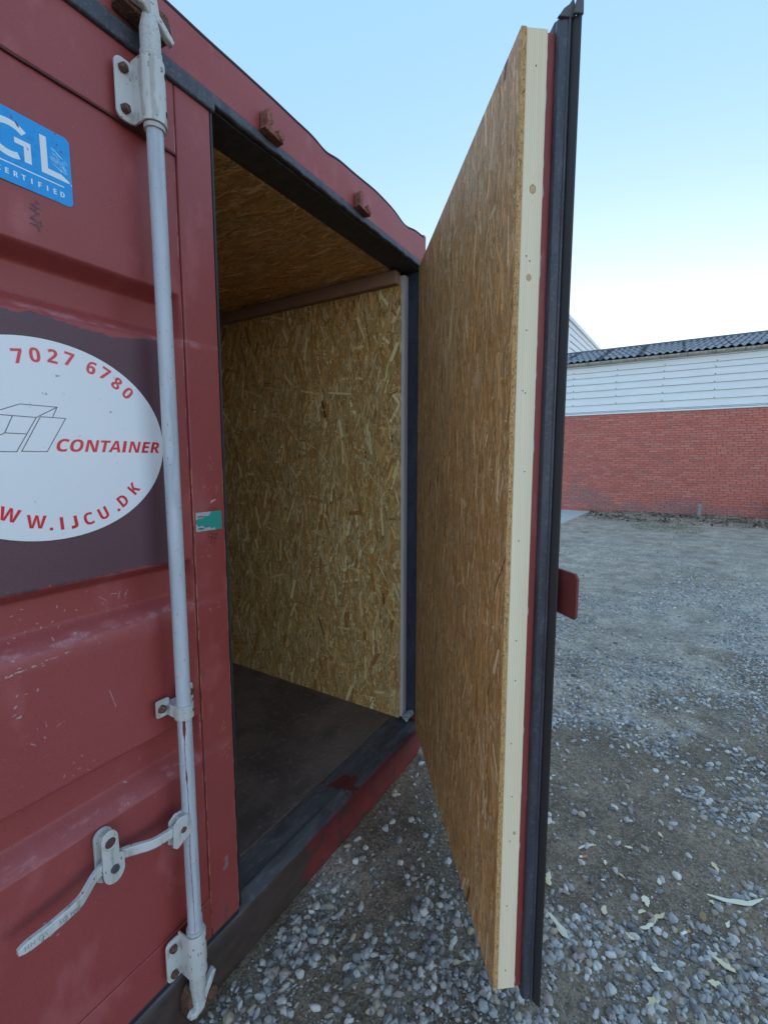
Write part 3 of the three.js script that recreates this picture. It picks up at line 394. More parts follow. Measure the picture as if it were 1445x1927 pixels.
// ---- stickers
function canvasTex(w, h, draw) { const c = document.createElement('canvas'); c.width = w; c.height = h; const x = c.getContext('2d'); draw(x); const t = new THREE.CanvasTexture(c); t.colorSpace = THREE.SRGBColorSpace; t.magFilter = THREE.LinearFilter; return t; }
function sticker(name, shape, x0, x1, y0, y1, z, t, rough_, label) { const g = new THREE.ExtrudeGeometry(shape, { depth: 0.0008, bevelEnabled: false, curveSegments: 48 }); g.translate(0, 0, z); const p = g.attributes.position, uv = g.attributes.uv; for (let i = 0; i < p.count; i++) uv.setXY(i, (p.getX(i) - x0) / (x1 - x0), (p.getY(i) - y0) / (y1 - y0)); return part(name, g, mat({ map: t, roughness: rough_ }), door, label); }
{
  const cx = -0.412, cy = 1.582, a = 0.24, b = 0.196, K = 3000, x0 = cx - a, y1 = cy + b, X = (x) => (x - x0) * K, Y = (y) => (y1 - y) * K;
  const t = canvasTex(2 * a * K, 2 * b * K, (c) => {
    c.fillStyle = '#eef0f2'; c.fillRect(0, 0, 2000, 2000);
    const R = rng(401); for (let i = 0; i < 260; i++) { c.fillStyle = `rgba(${R() < 0.5 ? '90,95,105' : '205,208,214'},${0.05 + R() * 0.12})`; c.beginPath(); c.arc(R() * 1440, R() * 1176, 1 + R() * R() * 9, 0, 7); c.fill(); }
    for (const [x, y] of [[-0.39, 1.712], [-0.415, 1.675], [-0.29, 1.65]]) { c.fillStyle = 'rgba(110,110,116,0.5)'; for (let k = 0; k < 9; k++) c.fillRect(X(x) + (R() - 0.5) * 24, Y(y) + (R() - 0.5) * 14, 3 + R() * 7, 2 + R() * 4); }
    const glyph = (ch, x, y, up, size, font) => { const ang = Math.atan2((y - cy) / (b * b), (x - cx) / (a * a)); const rot = up ? Math.PI / 2 - ang : -Math.PI / 2 - ang; c.save(); c.translate(X(x), Y(y)); c.rotate(rot); c.font = `${font} ${size}px sans-serif`; c.textAlign = 'center'; c.textBaseline = 'alphabetic'; c.lineWidth = 7; c.strokeStyle = '#ffd5d5'; const dy = size * 0.36, red = up ? '#d8474f' : '#d62536';
      if (ch === 'I' || ch === 'J') { const h = size * 0.36; for (const [col, w] of [['#ffd5d5', size * 0.17 + 7], [red, size * 0.17]]) { c.strokeStyle = col; c.lineWidth = w; c.lineCap = 'butt'; const q = w > size * 0.18 ? 3.5 : 0; c.beginPath(); if (ch === 'I') { c.moveTo(0, -h - q); c.lineTo(0, h + q); } else { c.moveTo(size * 0.10, -h - q); c.lineTo(size * 0.10, h * 0.45); c.quadraticCurveTo(size * 0.10, h * 0.82, -size * 0.20, h * 0.76); } c.stroke(); } c.restore(); return; }
      c.strokeText(ch, 0, dy); c.fillStyle = red; c.fillText(ch, 0, dy); c.restore(); };
    [['.', -0.492, 1.712], ['7', -0.453, 1.738], ['0', -0.425, 1.745], ['2', -0.395, 1.748], ['7', -0.366, 1.748], ['6', -0.324, 1.738], ['7', -0.297, 1.730], ['8', -0.273, 1.713], ['0', -0.250, 1.695]].forEach(([ch, x, y]) => glyph(ch, x, y, true, 110, 'bold'));
    [['W', -0.530, 1.468], ['W', -0.487, 1.444], ['W', -0.445, 1.426], ['.', -0.420, 1.419], ['I', -0.401, 1.418], ['J', -0.378, 1.418], ['C', -0.350, 1.422], ['U', -0.319, 1.431], ['.', -0.291, 1.444], ['D', -0.276, 1.455], ['K', -0.250, 1.480]].forEach(([ch, x, y]) => glyph(ch, x, y, false, 106, 'bold'));
    c.save(); c.font = 'italic bold 104px sans-serif'; const wd = c.measureText('CONTAINER').width; c.translate(X(-0.405), Y(1.563)); c.scale(0.221 * K / wd, 1); c.lineWidth = 7; c.strokeStyle = '#ffd5d5'; const wa = c.measureText('CONTA').width, wi = c.measureText('I').width, runs = [['CONTA', 0], ['NER', wa + wi]], slant = (g) => { c.beginPath(); const x0 = wa + wi * 0.28 - g, x1 = wa + wi * 0.28 + 19 + g, k = 15; c.moveTo(x0, g); c.lineTo(x1, g); c.lineTo(x1 + k, -75 - g); c.lineTo(x0 + k, -75 - g); c.closePath(); c.fill(); };
    for (const [t, x] of runs) c.strokeText(t, x, 0); c.fillStyle = '#ffd5d5'; slant(3.5); c.fillStyle = '#d62f3a'; slant(0); for (const [t, x] of runs) c.fillText(t, x, 0); c.restore();
    c.strokeStyle = '#4a5254'; c.lineWidth = 4.5; const L = (...p) => { c.beginPath(); p.forEach(([x, y], i) => i ? c.lineTo(X(x), Y(y)) : c.moveTo(X(x), Y(y))); c.stroke(); };
    L([-0.505, 1.628], [-0.456, 1.650], [-0.394, 1.650], [-0.431, 1.627], [-0.505, 1.628]); L([-0.431, 1.627], [-0.467, 1.561], [-0.541, 1.561], [-0.505, 1.628]); L([-0.469, 1.627], [-0.483, 1.595], [-0.450, 1.595]); L([-0.483, 1.595], [-0.515, 1.577]); L([-0.424, 1.629], [-0.380, 1.629], [-0.417, 1.562], [-0.459, 1.562], [-0.424, 1.629]); L([-0.394, 1.650], [-0.403, 1.630]);
  });
  const s = new THREE.Shape(); s.absellipse(cx, cy, a, b, 0, Math.PI * 2, false, 0); sticker('oval_sticker', s, cx - a, cx + a, cy - b, cy + b, -0.0040, t, 0.3, 'white oval sticker with red lettering and a line drawing of a container');
}
{
  const x0 = -0.502, x1 = -0.3375, y0 = 2.0445, y1 = 2.1705, K = 5000, X = (x) => (x - x0) * K, Y = (y) => (y1 - y) * K;
  const t = canvasTex((x1 - x0) * K, (y1 - y0) * K, (c) => {
    c.fillStyle = '#0a9de6'; c.fillRect(0, 0, 900, 700); const W = '#e9eff2';
    const R = rng(411); for (let i = 0; i < 140; i++) { c.fillStyle = `rgba(${R() < 0.5 ? '10,110,180' : '60,165,225'},${0.08 + R() * 0.12})`; c.beginPath(); c.arc(R() * 820, R() * 640, 4 + R() * 30, 0, 7); c.fill(); }
    c.fillStyle = W; c.fillRect(X(-0.389), Y(2.154), 0.011 * K, 0.066 * K); c.beginPath(); c.moveTo(X(-0.389), Y(2.088)); c.lineTo(X(-0.389), Y(2.099)); c.lineTo(X(-0.356), Y(2.099)); c.lineTo(X(-0.343), Y(2.092)); c.lineTo(X(-0.3375), Y(2.084)); c.lineTo(X(-0.3375), Y(2.088)); c.closePath(); c.fill();
    c.strokeStyle = W; c.lineWidth = 0.0112 * K; c.beginPath(); c.ellipse(X(-0.4375), Y(2.1205), 0.0305 * K, 0.0265 * K, 0, -0.72, Math.PI * 0.36, true); c.stroke();
    c.fillRect(X(-0.4160), Y(2.124), 0.0112 * K, 0.033 * K); c.fillRect(X(-0.430), Y(2.1265), 0.0252 * K, 0.0095 * K);
    c.fillRect(X(-0.492), Y(2.0785), 0.140 * K, 0.0022 * K);
    c.font = 'bold 66px sans-serif'; c.textAlign = 'center'; 'CERTIFIED'.split('').forEach((ch, i) => ch === 'I' ? c.fillRect(X(-0.458 + i * 0.01275) - 5.5, Y(2.0575) - 47, 11, 47) : c.fillText(ch, X(-0.458 + i * 0.01275), Y(2.0575)));
    c.strokeStyle = 'rgba(225,238,244,0.85)'; for (let i = 0; i < 46; i++) { c.lineWidth = 1 + R() * 3.5; const x = -0.374 + R() * 0.026, y = 2.142 - (x + 0.374) * 0.5 - R() * 0.03; c.beginPath(); c.moveTo(X(x), Y(y)); c.lineTo(X(x + 0.003 + R() * 0.008), Y(y - 0.002 - R() * 0.006)); c.stroke(); }
    c.fillStyle = '#8d4a4c'; for (const [x, y, w, h] of [[-0.432, 2.158, 6, 18], [-0.424, 2.150, 9, 26], [-0.36, 2.150, 9, 10], [-0.353, 2.141, 12, 9], [-0.362, 2.168, 12, 7], [-0.41, 2.116, 4, 12]]) { c.beginPath(); c.ellipse(X(x), Y(y), w, h, -0.5, 0, 7); c.fill(); }
  });
  sticker('blue_sticker', roundedRect(x0, y0, x1, y1, 0.010), x0, x1, y0, y1, -0.0036, t, 0.35, 'blue sticker with white letters and peeled spots');
}
{
  const x0 = -0.0935, x1 = -0.0125, y0 = 1.3595, y1 = 1.4095, K = 5000;
  const t = canvasTex((x1 - x0) * K, (y1 - y0) * K, (c) => {
    c.fillStyle = '#c9cdd2'; c.fillRect(0, 0, 500, 300); c.fillStyle = '#2fa796'; c.beginPath(); const pts = [[0, 95], [40, 80], [110, 80], [140, 40], [170, 60], [215, 45], [240, 0], [410, 0], [410, 250], [300, 250], [280, 215], [240, 235], [190, 190], [150, 215], [90, 175], [40, 190], [0, 140]]; pts.forEach(([x, y], i) => i ? c.lineTo(x, y) : c.moveTo(x, y)); c.fill();
    c.strokeStyle = 'rgba(30,90,84,0.7)'; c.lineWidth = 2.5; for (let i = -300; i < 700; i += 17) { c.beginPath(); c.moveTo(i, 0); c.lineTo(i + 200, 250); c.stroke(); } for (let j = -200; j < 500; j += 26) { c.beginPath(); c.moveTo(0, j); c.lineTo(420, j - 130); c.stroke(); }
    c.fillStyle = '#26282c'; c.fillRect(25, 46, 95, 9); c.fillRect(25, 62, 95, 5); c.fillRect(25, 205, 100, 10); c.fillRect(25, 222, 90, 6); c.fillRect(140, 195, 60, 7);
  });
  sticker('seal_label', roundedRect(x0, y0, x1, y1, 0.002), x0, x1, y0, y1, 0.0002, t, 0.4, 'torn green and white seal label on the stile');
}

// ================================================================ OPEN DOOR (part of the container)
const TH = 0.653, open = group('open_door', container); open.position.set(1.2, 0, 0.05); open.rotation.y = TH; open.userData.label = 'open right door lined with brown particle board';
{
  const F = -1.213; // free edge of the lining
  part('lining_panel', metreUV(new THREE.BoxGeometry(1.184, 2.252, 0.0115).translate(F + 1.184 / 2, 1.306, -0.0673), 1, 0.45, 0.1), M.osbBrown, open, 'brown particle board panel on the inside of the open door');
  part('panel_edge', box(F - 0.0008, F + 0.002, 0.1802, 2.4318, -0.0727, -0.0618, 0), M.osbEdge, open, 'raw chipped edge of the board');
  { const g = new RoundedBoxGeometry(0.07, 2.252, 0.046, 2, 0.0025); const q = metreUV(g, 1, 0.05, 1.126); q.translate(F + 0.035, 1.306, -0.038); const uv = q.attributes.uv, p = q.attributes.position, nn = q.attributes.normal; for (let i = 0; i < p.count; i++) if (Math.abs(nn.getX(i)) > 0.5) uv.setXY(i, p.getZ(i) + 0.09, p.getY(i)); part('timber', q, M.pine, open, 'pale planed timber along the free edge of the open door'); }
  part('timber', box(F + 0.07, -0.12, 0.1815, 0.226, -0.0612, -0.015, 0.002), M.pine, open); part('timber', box(F + 0.07, -0.12, 2.386, 2.4305, -0.0612, -0.015, 0.002), M.pine, open);
  for (const [y, dz] of [[2.36, 0.022], [1.985, 0.014], [1.975, 0.022], [1.83, 0.02], [1.70, 0.016], [1.695, 0.022], [1.52, 0.026], [1.36, 0.018], [1.12, 0.02], [1.02, 0.021], [0.86, 0.015], [0.72, 0.022], [0.60, 0.02], [0.42, 0.018], [0.235, 0.02]]) { const g = new THREE.CylinderGeometry(0.0015, 0.0015, 0.003, 10); g.rotateZ(Math.PI / 2); g.translate(F + 0.0008, y, -0.061 + dz); part('nail_head', g, mat({ color: lin(0.07, 0.07, 0.08), roughness: 0.5, metalness: 0.5 }), open); }
  { // ragged line of filler between timber and steel
    const s = new THREE.Shape(), N = 260; s.moveTo(-0.018, 0.185); for (let i = 0; i <= N; i++) { const y = 0.185 + 2.24 * i / N; s.lineTo(-0.0148 + 0.0045 * Math.max(0, fbm(y * 26, 2, 281, 4) - 0.50) * 3.4, y); } s.lineTo(-0.018, 2.425); s.closePath(); const g = new THREE.ExtrudeGeometry(s, { depth: 0.004, bevelEnabled: false }); g.rotateY(-Math.PI / 2); g.translate(F + 0.011, 0, 0); part('filler', metreUV(g), mat({ color: lin(0.45, 0.44, 0.43), roughness: 0.8 }), open); }
  part('stile', box(-1.2015, -1.1, 0.168, 2.436, -0.0138, 0.036, 0.004), M.red, open); part('stile', box(-0.1, -0.005, 0.168, 2.436, -0.0138, 0.036, 0.004), M.red, open);
  part('rail', box(-1.1, -0.1, 0.168, 0.268, -0.0138, 0.0355, 0.003), M.red, open); part('rail', box(-1.1, -0.1, 2.336, 2.436, -0.0138, 0.0355, 0.003), M.red, open);
  { const s = new THREE.Shape(); const ribs = [[0.726, 0.862], [1.156, 1.29], [1.822, 1.948]]; const pr = [[0.268, 0.03]]; for (const [a, b] of ribs) pr.push([a, 0.03], [a + 0.04, -0.006], [b - 0.04, -0.006], [b, 0.03]); pr.push([2.336, 0.03]); const sh = poly([...pr.map(([y, z]) => [z, y]), ...pr.reverse().map(([y, z]) => [z - 0.003, y])]); const g = new THREE.ExtrudeGeometry(sh, { depth: 1.0, bevelEnabled: false }); g.rotateY(Math.PI / 2); g.scale(1, 1, -1); { const ix = g.attributes.position; const n = g.attributes.normal; for (let i = 0; i < n.count; i++) n.setZ(i, n.getZ(i)); } g.translate(-1.1, 0, 0); const q = metreUV(g); q.computeVertexNormals(); part('door_skin', q, M.red, open); }
  // rubber seal on the free edge: broad face with a ridge, then a dark outer fin
  const prof = [[-1.2018, 0.0045], [-1.211, 0.0040], [-1.2175, 0.007], [-1.2195, 0.013], [-1.2205, 0.0225], [-1.2235, 0.0240], [-1.2240, 0.0270], [-1.2210, 0.0285], [-1.2185, 0.0315], [-1.2018, 0.0315]];
  part('seal', upright(poly(prof.map(([x, z]) => [x, -z])), 0.150, 2.300), mat({ map: M.seal.map, color: lin(0.85, 0.8, 0.82), roughness: 0.42, bumpMap: fineBump, bumpScale: 0.0006 }), open, 'grey rubber seal along the free edge of the open door');
  const fin = [[-1.2018, 0.0325], [-1.2190, 0.0325], [-1.2320, 0.0430], [-1.2330, 0.0460], [-1.2290, 0.0470], [-1.2018, 0.0385]];
  part('seal_fin', upright(poly(fin.map(([x, z]) => [x, -z])), 0.140, 2.310), mat({ color: lin(0.030, 0.026, 0.027), roughness: 0.55 }), open, 'dark outer fin of the rubber seal');
  { // turned-up corner of the seal: folded flap ending in a point
    const flap = (pts, z0, d) => { const g = new THREE.ExtrudeGeometry(poly(pts), { depth: d, bevelEnabled: true, bevelSize: 0.0015, bevelThickness: 0.001, bevelSegments: 1 }); g.rotateY(Math.PI / 2); return g; };
    const a = flap([[-0.002, 2.448], [-0.006, 2.452], [-0.013, 2.462], [-0.024, 2.470], [-0.031, 2.482], [-0.034, 2.470], [-0.036, 2.449]], 0, 0.006); a.translate(-1.2235, 0, 0);
    const b = flap([[-0.030, 2.449], [-0.034, 2.466], [-0.0405, 2.497], [-0.0465, 2.484], [-0.0475, 2.449]], 0, 0.005); b.translate(-1.2335, 0, 0);
    part('seal_corner', [a, b], mat({ color: lin(0.10, 0.095, 0.095), roughness: 0.6 }), open); }
  part('seal', [box(-1.20, -0.02, 2.4365, 2.462, 0.004, 0.036, 0.006)], M.seal, open); part('seal', [box(-1.20, -0.02, 0.150, 0.1675, 0.004, 0.036, 0.005)], M.rubber, open);
  // customs plate on the outer face, reaching past the edge; red darkened as shade
  { const s = poly([[-1.270, 1.192], [-1.264, 1.184], [-1.13, 1.184], [-1.13, 1.290], [-1.262, 1.290], [-1.270, 1.280]]); const g = extr(s, 0.0, 0.007, 0.0012); g.rotateY(0.18); g.translate(-0.02 + 0.002, 0, -0.155); part('lap_plate', g, mat({ map: redMap, color: lin(0.52, 0.50, 0.50), roughness: 0.6 }), open, 'small red steel plate, darkened by painted shade, past the edge of the open door'); const e = new THREE.TorusGeometry(0.006, 0.002, 6, 14, 4.6); e.rotateY(0.18); }
  // locking bars of the open door, on its outer face
  for (const x of [-1.0, -0.3]) { part('locking_bar', cyl(0.0172, 0.0172, 0.12, 2.48, x, 0.086, 24), M.white, open); part('bracket', box(x - 0.05, x + 0.05, 0.26, 0.36, 0.0365, 0.106, 0.01), M.white, open); part('bracket', box(x - 0.05, x + 0.05, 2.25, 2.35, 0.0365, 0.106, 0.01), M.white, open); }
  for (const y of [0.35, 0.95, 1.6, 2.25]) part('hinge', [box(-0.14, -0.004, y, y + 0.09, 0.0365, 0.046, 0.003), cyl(0.014, 0.014, y - 0.01, y + 0.1, 0.008, 0.03, 16)], M.red, open);
}

// ================================================================ GROUND
const groundH = (x, z) => {
  const far = sstep(40, 12, Math.abs(x) + Math.abs(z) * 0.5);
  return far * (0.030 * (fbm(x * 0.55 + 3, z * 0.55 + 7, 501, 3) - 0.5) + 0.016 * (fbm(x * 3.2, z * 3.2, 503, 3) - 0.5)) + 0.09 * sstep(13.2, 14.4, x) * sstep(-1.4, 0.2, z) * (0.6 + 0.8 * (fbm(x * 2, z * 2, 505, 3) - 0.5)) - 0.012;
};
let yard;
{
  const seq = (spec) => { const o = []; for (const [a, b, s] of spec) for (let v = a; v < b - 1e-6; v += s) o.push(v); return o; };
  const xs = [...seq([[-400, -60, 40], [-60, -8, 4], [-8, -0.6, 0.3], [-0.6, 4, 0.03], [4, 9, 0.08], [9, 16, 0.16], [16, 60, 4], [60, 420, 40]])], zs = [...seq([[-400, -60, 40], [-60, -6, 4], [-6, -1, 0.25], [-1, 3, 0.03], [3, 8, 0.12], [8, 60, 4], [60, 420, 40]])];
  const P = [], U = [], C = [], I = [], n = xs.length;
  for (const z of zs) for (const x of xs) { const micro = x > -0.6 && x < 4 && z > -1 && z < 3 ? 0.008 * (fbm(x * 14, z * 14, 507, 3) - 0.5) : 0; P.push(x, groundH(x, z) + micro, z); U.push(x / 2, z / 2);
    const k = 0.86 + 0.36 * fbm(x * 0.5, z * 0.7, 509, 4), w = fbm(x * 0.9 + 5, z * 0.9, 511, 3), damp = sstep(0.40, 0.62, fbm(x * 2.3 + 1, z * 2.3 + 6, 513, 4) + 0.22 * sstep(2.6, 1.4, x) - 0.30 * sstep(2.6, 4.5, x)); C.push(k * (1.0 + 0.10 * (w - 0.5)) * lerp(1, 0.56, damp), k * lerp(1, 0.51, damp), k * (1.0 - 0.14 * (w - 0.5)) * lerp(1, 0.45, damp)); }
  for (let j = 0; j < zs.length - 1; j++) for (let i = 0; i < n - 1; i++) { const a = j * n + i; I.push(a, a + n, a + 1, a + 1, a + n, a + n + 1); }
  const g = new THREE.BufferGeometry(); g.setAttribute('position', new THREE.Float32BufferAttribute(P, 3)); g.setAttribute('uv', new THREE.Float32BufferAttribute(U, 2)); g.setAttribute('color', new THREE.Float32BufferAttribute(C, 3)); g.setIndex(I); g.computeVertexNormals();
  const S = 1024, hg = new Float32Array(S * S); for (let j = 0; j < S; j++) for (let i = 0; i < S; i++) { const x = i / S, y = j / S; hg[i + j * S] = 0.45 * vnoise(x * 256, y * 256, 521, 256, 256) + 0.3 * vnoise(x * 96, y * 96, 523, 96, 96) + 0.25 * vnoise(x * 24, y * 24, 525, 24, 24); }
  const map = tex(S, S, (i, j) => { const h = hg[i + j * S], x = i / S, y = j / S; let c = mix3([142, 127, 110], [190, 173, 152], sstep(0.25, 0.75, h)); const p = hash(i >> 1, j >> 1, 527); if (p > 0.955) c = mix3(c, [204, 200, 194], 0.8); else if (p < 0.05) c = mix3(c, [84, 75, 67], 0.7); const m = vnoise(x * 10, y * 10, 529, 10, 10); return c.map((v, k) => v * (0.9 + 0.2 * m)); });
  const bump = tex(S, S, (i, j) => { const v = 255 * clamp(hg[i + j * S] * 0.8 + 0.2 * hash(i >> 1, j >> 1, 527)); return [v, v, v]; }, false);
  yard = new THREE.Mesh(g, mat({ map, bumpMap: bump, bumpScale: 0.006, roughness: 0.95, vertexColors: true })); yard.name = 'gravel_yard'; yard.userData.kind = 'structure'; yard.receiveShadow = yard.castShadow = true; scene.add(yard);
}
// pebble shapes
function pebble(seed, detail, flat) {
  const g = mergeVertices((() => { const q = new THREE.IcosahedronGeometry(1, detail); q.deleteAttribute('uv'); q.deleteAttribute('normal'); return q; })(), 1e-4), p = g.attributes.position, R = rng(seed), ax = 0.75 + R() * 0.5, az = 0.6 + R() * 0.4, v = new THREE.Vector3(); const planes = []; for (let i = 0; i < 9; i++) planes.push([new THREE.Vector3(R() - 0.5, R() - 0.5, R() - 0.5).normalize(), 0.58 + R() * 0.26]);
  for (let i = 0; i < p.count; i++) { v.fromBufferAttribute(p, i); for (const [n, d] of planes) { const e = v.dot(n) - d; if (e > 0) v.addScaledVector(n, -e * 0.95); } const k = 1 + 0.18 * (vnoise(v.x * 1.6 + seed, v.y * 1.6 + v.z * 1.3, seed) - 0.5) * 2; v.multiplyScalar(k); p.setXYZ(i, v.x * ax, v.y * flat, v.z * az); }
  g.computeVertexNormals(); return toCreasedNormals(g, 0.42);
}
const stoneBump = fineBump.clone(); stoneBump.repeat.set(1, 1); stoneBump.needsUpdate = true;
const tones = [[0.34, 0.325, 0.305], [0.42, 0.40, 0.375], [0.22, 0.21, 0.20], [0.50, 0.475, 0.435], [0.16, 0.152, 0.145], [0.40, 0.33, 0.25], [0.34, 0.27, 0.235], [0.58, 0.545, 0.49], [0.27, 0.26, 0.25], [0.38, 0.365, 0.345]];
// where the stones lie thick and where bare earth shows
const cover = (x, z) => {
  const d = Math.hypot(x + 0.85, z - 1.04), n = fbm(x * 1.1 + 2, z * 1.5 + 4, 541, 4), n2 = fbm(x * 4.5, z * 4.5, 543, 3);
  const q = x - (z - 0.8) * 0.35, front = sstep(0.80, 0.60, q) * (z > 0.45 ? 1 : 0.9), strip = Math.exp(-Math.pow((z - 0.42 + (x - 2) * 0.10) / 0.42, 2)) * sstep(1.0, 1.5, x) * sstep(5.5, 4.0, x), right = sstep(1.55, 1.9, z - (x - 1.6) * 0.2) * sstep(1.3, 1.7, x) * sstep(3.4, 2.6, x), mid = sstep(2.0, 2.8, x) * sstep(8.2, 5.6, x);
  const c = 0.10 + 0.95 * front * sstep(0.30, 0.48, n2 * 0.7 + n * 0.3) + 0.9 * strip * sstep(0.40, 0.56, n2 * 0.6 + n * 0.4) + 0.8 * right * sstep(0.40, 0.52, n2) + 1.15 * mid * sstep(0.48, 0.58, n) + 0.5 * sstep(0.55, 0.66, n2) * sstep(0.9, 1.3, x) * sstep(3, 2, x);
  return clamp(c * (x > 8.2 ? 0.35 : 1), 0.02, 1.1);
};
const blocked = (x, z) => (z < 0.015 && x < 1.23 && x > -1.25) || x > 14.45 || (z < -0.98 - (x - 10.5) * -0.06 && x > 6 && x < 14.5 && z < -1.25 + (x - 10) * 0.08);
{
  const R = rng(601), near = [], mid = [], grit = []; const F = new THREE.Vector3(Math.cos(0.5502) * Math.cos(0.1102), -Math.sin(0.1102), -Math.sin(0.5502) * Math.cos(0.1102)), RT = new THREE.Vector3(Math.sin(0.5502), 0, Math.cos(0.5502));
  const add = (x0, x1, z0, z1, perM2, rmin, rmax, pow, list, useCover = true) => { const n = Math.round((x1 - x0) * (z1 - z0) * perM2); for (let i = 0; i < n; i++) { const x = x0 + R() * (x1 - x0), z = z0 + R() * (z1 - z0), u = R(); if (blocked(x, z)) continue; if (useCover && u > cover(x, z)) continue; const r = rmin + (rmax - rmin) * Math.pow(R(), pow); list.push([x, z, r]); } };
  add(-0.6, 2.2, -0.4, 2.4, 7600, 0.003, 0.0175, 3.0, near); add(2.2, 5.0, -1.0, 3.6, 2600, 0.005, 0.016, 2.4, near); add(5.0, 9.5, -1.6, 5.0, 1000, 0.007, 0.018, 2, mid); add(9.5, 14.4, -1.2, 6.0, 90, 0.01, 0.03, 2, mid); add(-3, 3, 2.4, 6, 260, 0.008, 0.022, 2, mid); add(-4, -0.6, 0.1, 2.4, 500, 0.008, 0.022, 2, mid);
  add(-0.5, 2.2, -0.4, 2.0, 6500, 0.0014, 0.0046, 1.6, grit, false); add(2.2, 5, -0.8, 3.2, 1500, 0.003, 0.007, 1.5, grit, false); add(5, 10, -1.2, 4.5, 300, 0.005, 0.010, 1.5, grit, false);
  const geos = [0, 1, 2, 3, 4, 5].map((k) => pebble(700 + k * 31, 2, 0.5 + 0.08 * (k % 3))), low = [0, 1, 2].map((k) => pebble(800 + k * 17, 1, 0.6));
  // the 300 stones that show largest lie as pieces of their own in the yard
  const seen = (x, z, r) => { const dx = x + 0.8468, dy = -1.5434, dz = z - 1.0357, dep = dx * F.x + dy * F.y + dz * F.z; if (dep < 0.2) return 0; const u = 864 * (dx * RT.x + dz * RT.z) / dep; const upy = F.y, vv = 864 * (dy * Math.cos(0.1102) + (dx * Math.cos(0.5502) - dz * Math.sin(0.5502)) * Math.sin(0.1102)) / dep; if (Math.abs(u) > 722 || Math.abs(vv) > 960) return 0; const px = 722 + u; if (px > 770 && px < 1000 && vv > -940 && z < 0.9 - x * 0.75 + 0.2 && false) return 0; return r / dep; };
  near.sort((p, q) => seen(...q) - seen(...p));
  const toneM = tones.map(([r, g, b]) => mat({ color: lin(r, g, b), roughness: 0.75, bumpMap: stoneBump, bumpScale: 0.0004 }));
  const geoUV = geos.map((g) => metreUV(g.clone(), 0.5)).map((g) => { return g; });
  for (const g of geoUV) { const m = mergeVertices((() => { const q = g.clone(); q.deleteAttribute('normal'); q.deleteAttribute('uv'); return q; })(), 1e-4); }
  const singles = near.splice(0, 300);
  singles.forEach(([x, z, r], i) => { const k = Math.floor(R() * 6), o = part('stone', geos[k], toneM[Math.floor(R() * tones.length)], yard); o.position.set(x, groundH(x, z) + r * 0.22, z); o.scale.setScalar(r); o.rotation.set((R() - 0.5) * 0.5, R() * 6.28, (R() - 0.5) * 0.5); });
  const inst = (name, list, gs, detailMat, sink, dull = 0) => { const per = gs.map(() => []); list.forEach((q) => per[Math.floor(R() * gs.length)].push(q)); per.forEach((l, k) => { const im = new THREE.InstancedMesh(gs[k], detailMat, l.length), o = new THREE.Object3D(), c = new THREE.Color(); l.forEach(([x, z, r], i) => { o.position.set(x, groundH(x, z) + r * (sink - 0.3 * R()), z); o.scale.set(r * (0.85 + R() * 0.4), r * (0.8 + R() * 0.4), r * (0.85 + R() * 0.4)); o.rotation.set((R() - 0.5) * 0.7, R() * 6.28, (R() - 0.5) * 0.7); o.updateMatrix(); im.setMatrixAt(i, o.matrix); const t = tones[Math.floor(R() * tones.length)], v = 0.85 + R() * 0.4; const dirt = [0.24, 0.205, 0.17]; im.setColorAt(i, c.setRGB(lerp(t[0] * v, dirt[0], dull), lerp(t[1] * v, dirt[1], dull), lerp(t[2] * v, dirt[2], dull))); }); im.name = numbered(name); im.userData.kind = 'stuff'; im.castShadow = im.receiveShadow = true; yard.add(im); }); };
  const im = mat({ color: 0xffffff, roughness: 0.78 });
  inst('gravel', near, geos, im, 0.25); inst('gravel', mid, low, im, 0.25); inst('grit', grit, low.slice(0, 2), im, 0.1, 0.62);
}
{ // concrete apron by the wall
  const t = tex(512, 512, (i, j) => { const n = fbm(i * 0.02, j * 0.02, 551, 5); return mix3([172, 176, 170], [206, 209, 202], n).map((v) => v * (0.94 + 0.12 * hash(i, j, 553))); }); t.repeat.set(0.5, 0.5);
  const s = poly([[14.42, 0.90], [10.5, 1.16], [5.5, 1.5], [5.5, 7], [14.42, 7]]); const g = new THREE.ExtrudeGeometry(s, { depth: 0.09, bevelEnabled: false }); g.rotateX(-Math.PI / 2); g.translate(0, -0.07, 0);
  const o = part('concrete_apron', metreUV(g), mat({ map: t, roughness: 0.9 }), scene); o.userData = { kind: 'structure', label: 'pale concrete apron beside the gravel at the foot of the brick wall' };
}

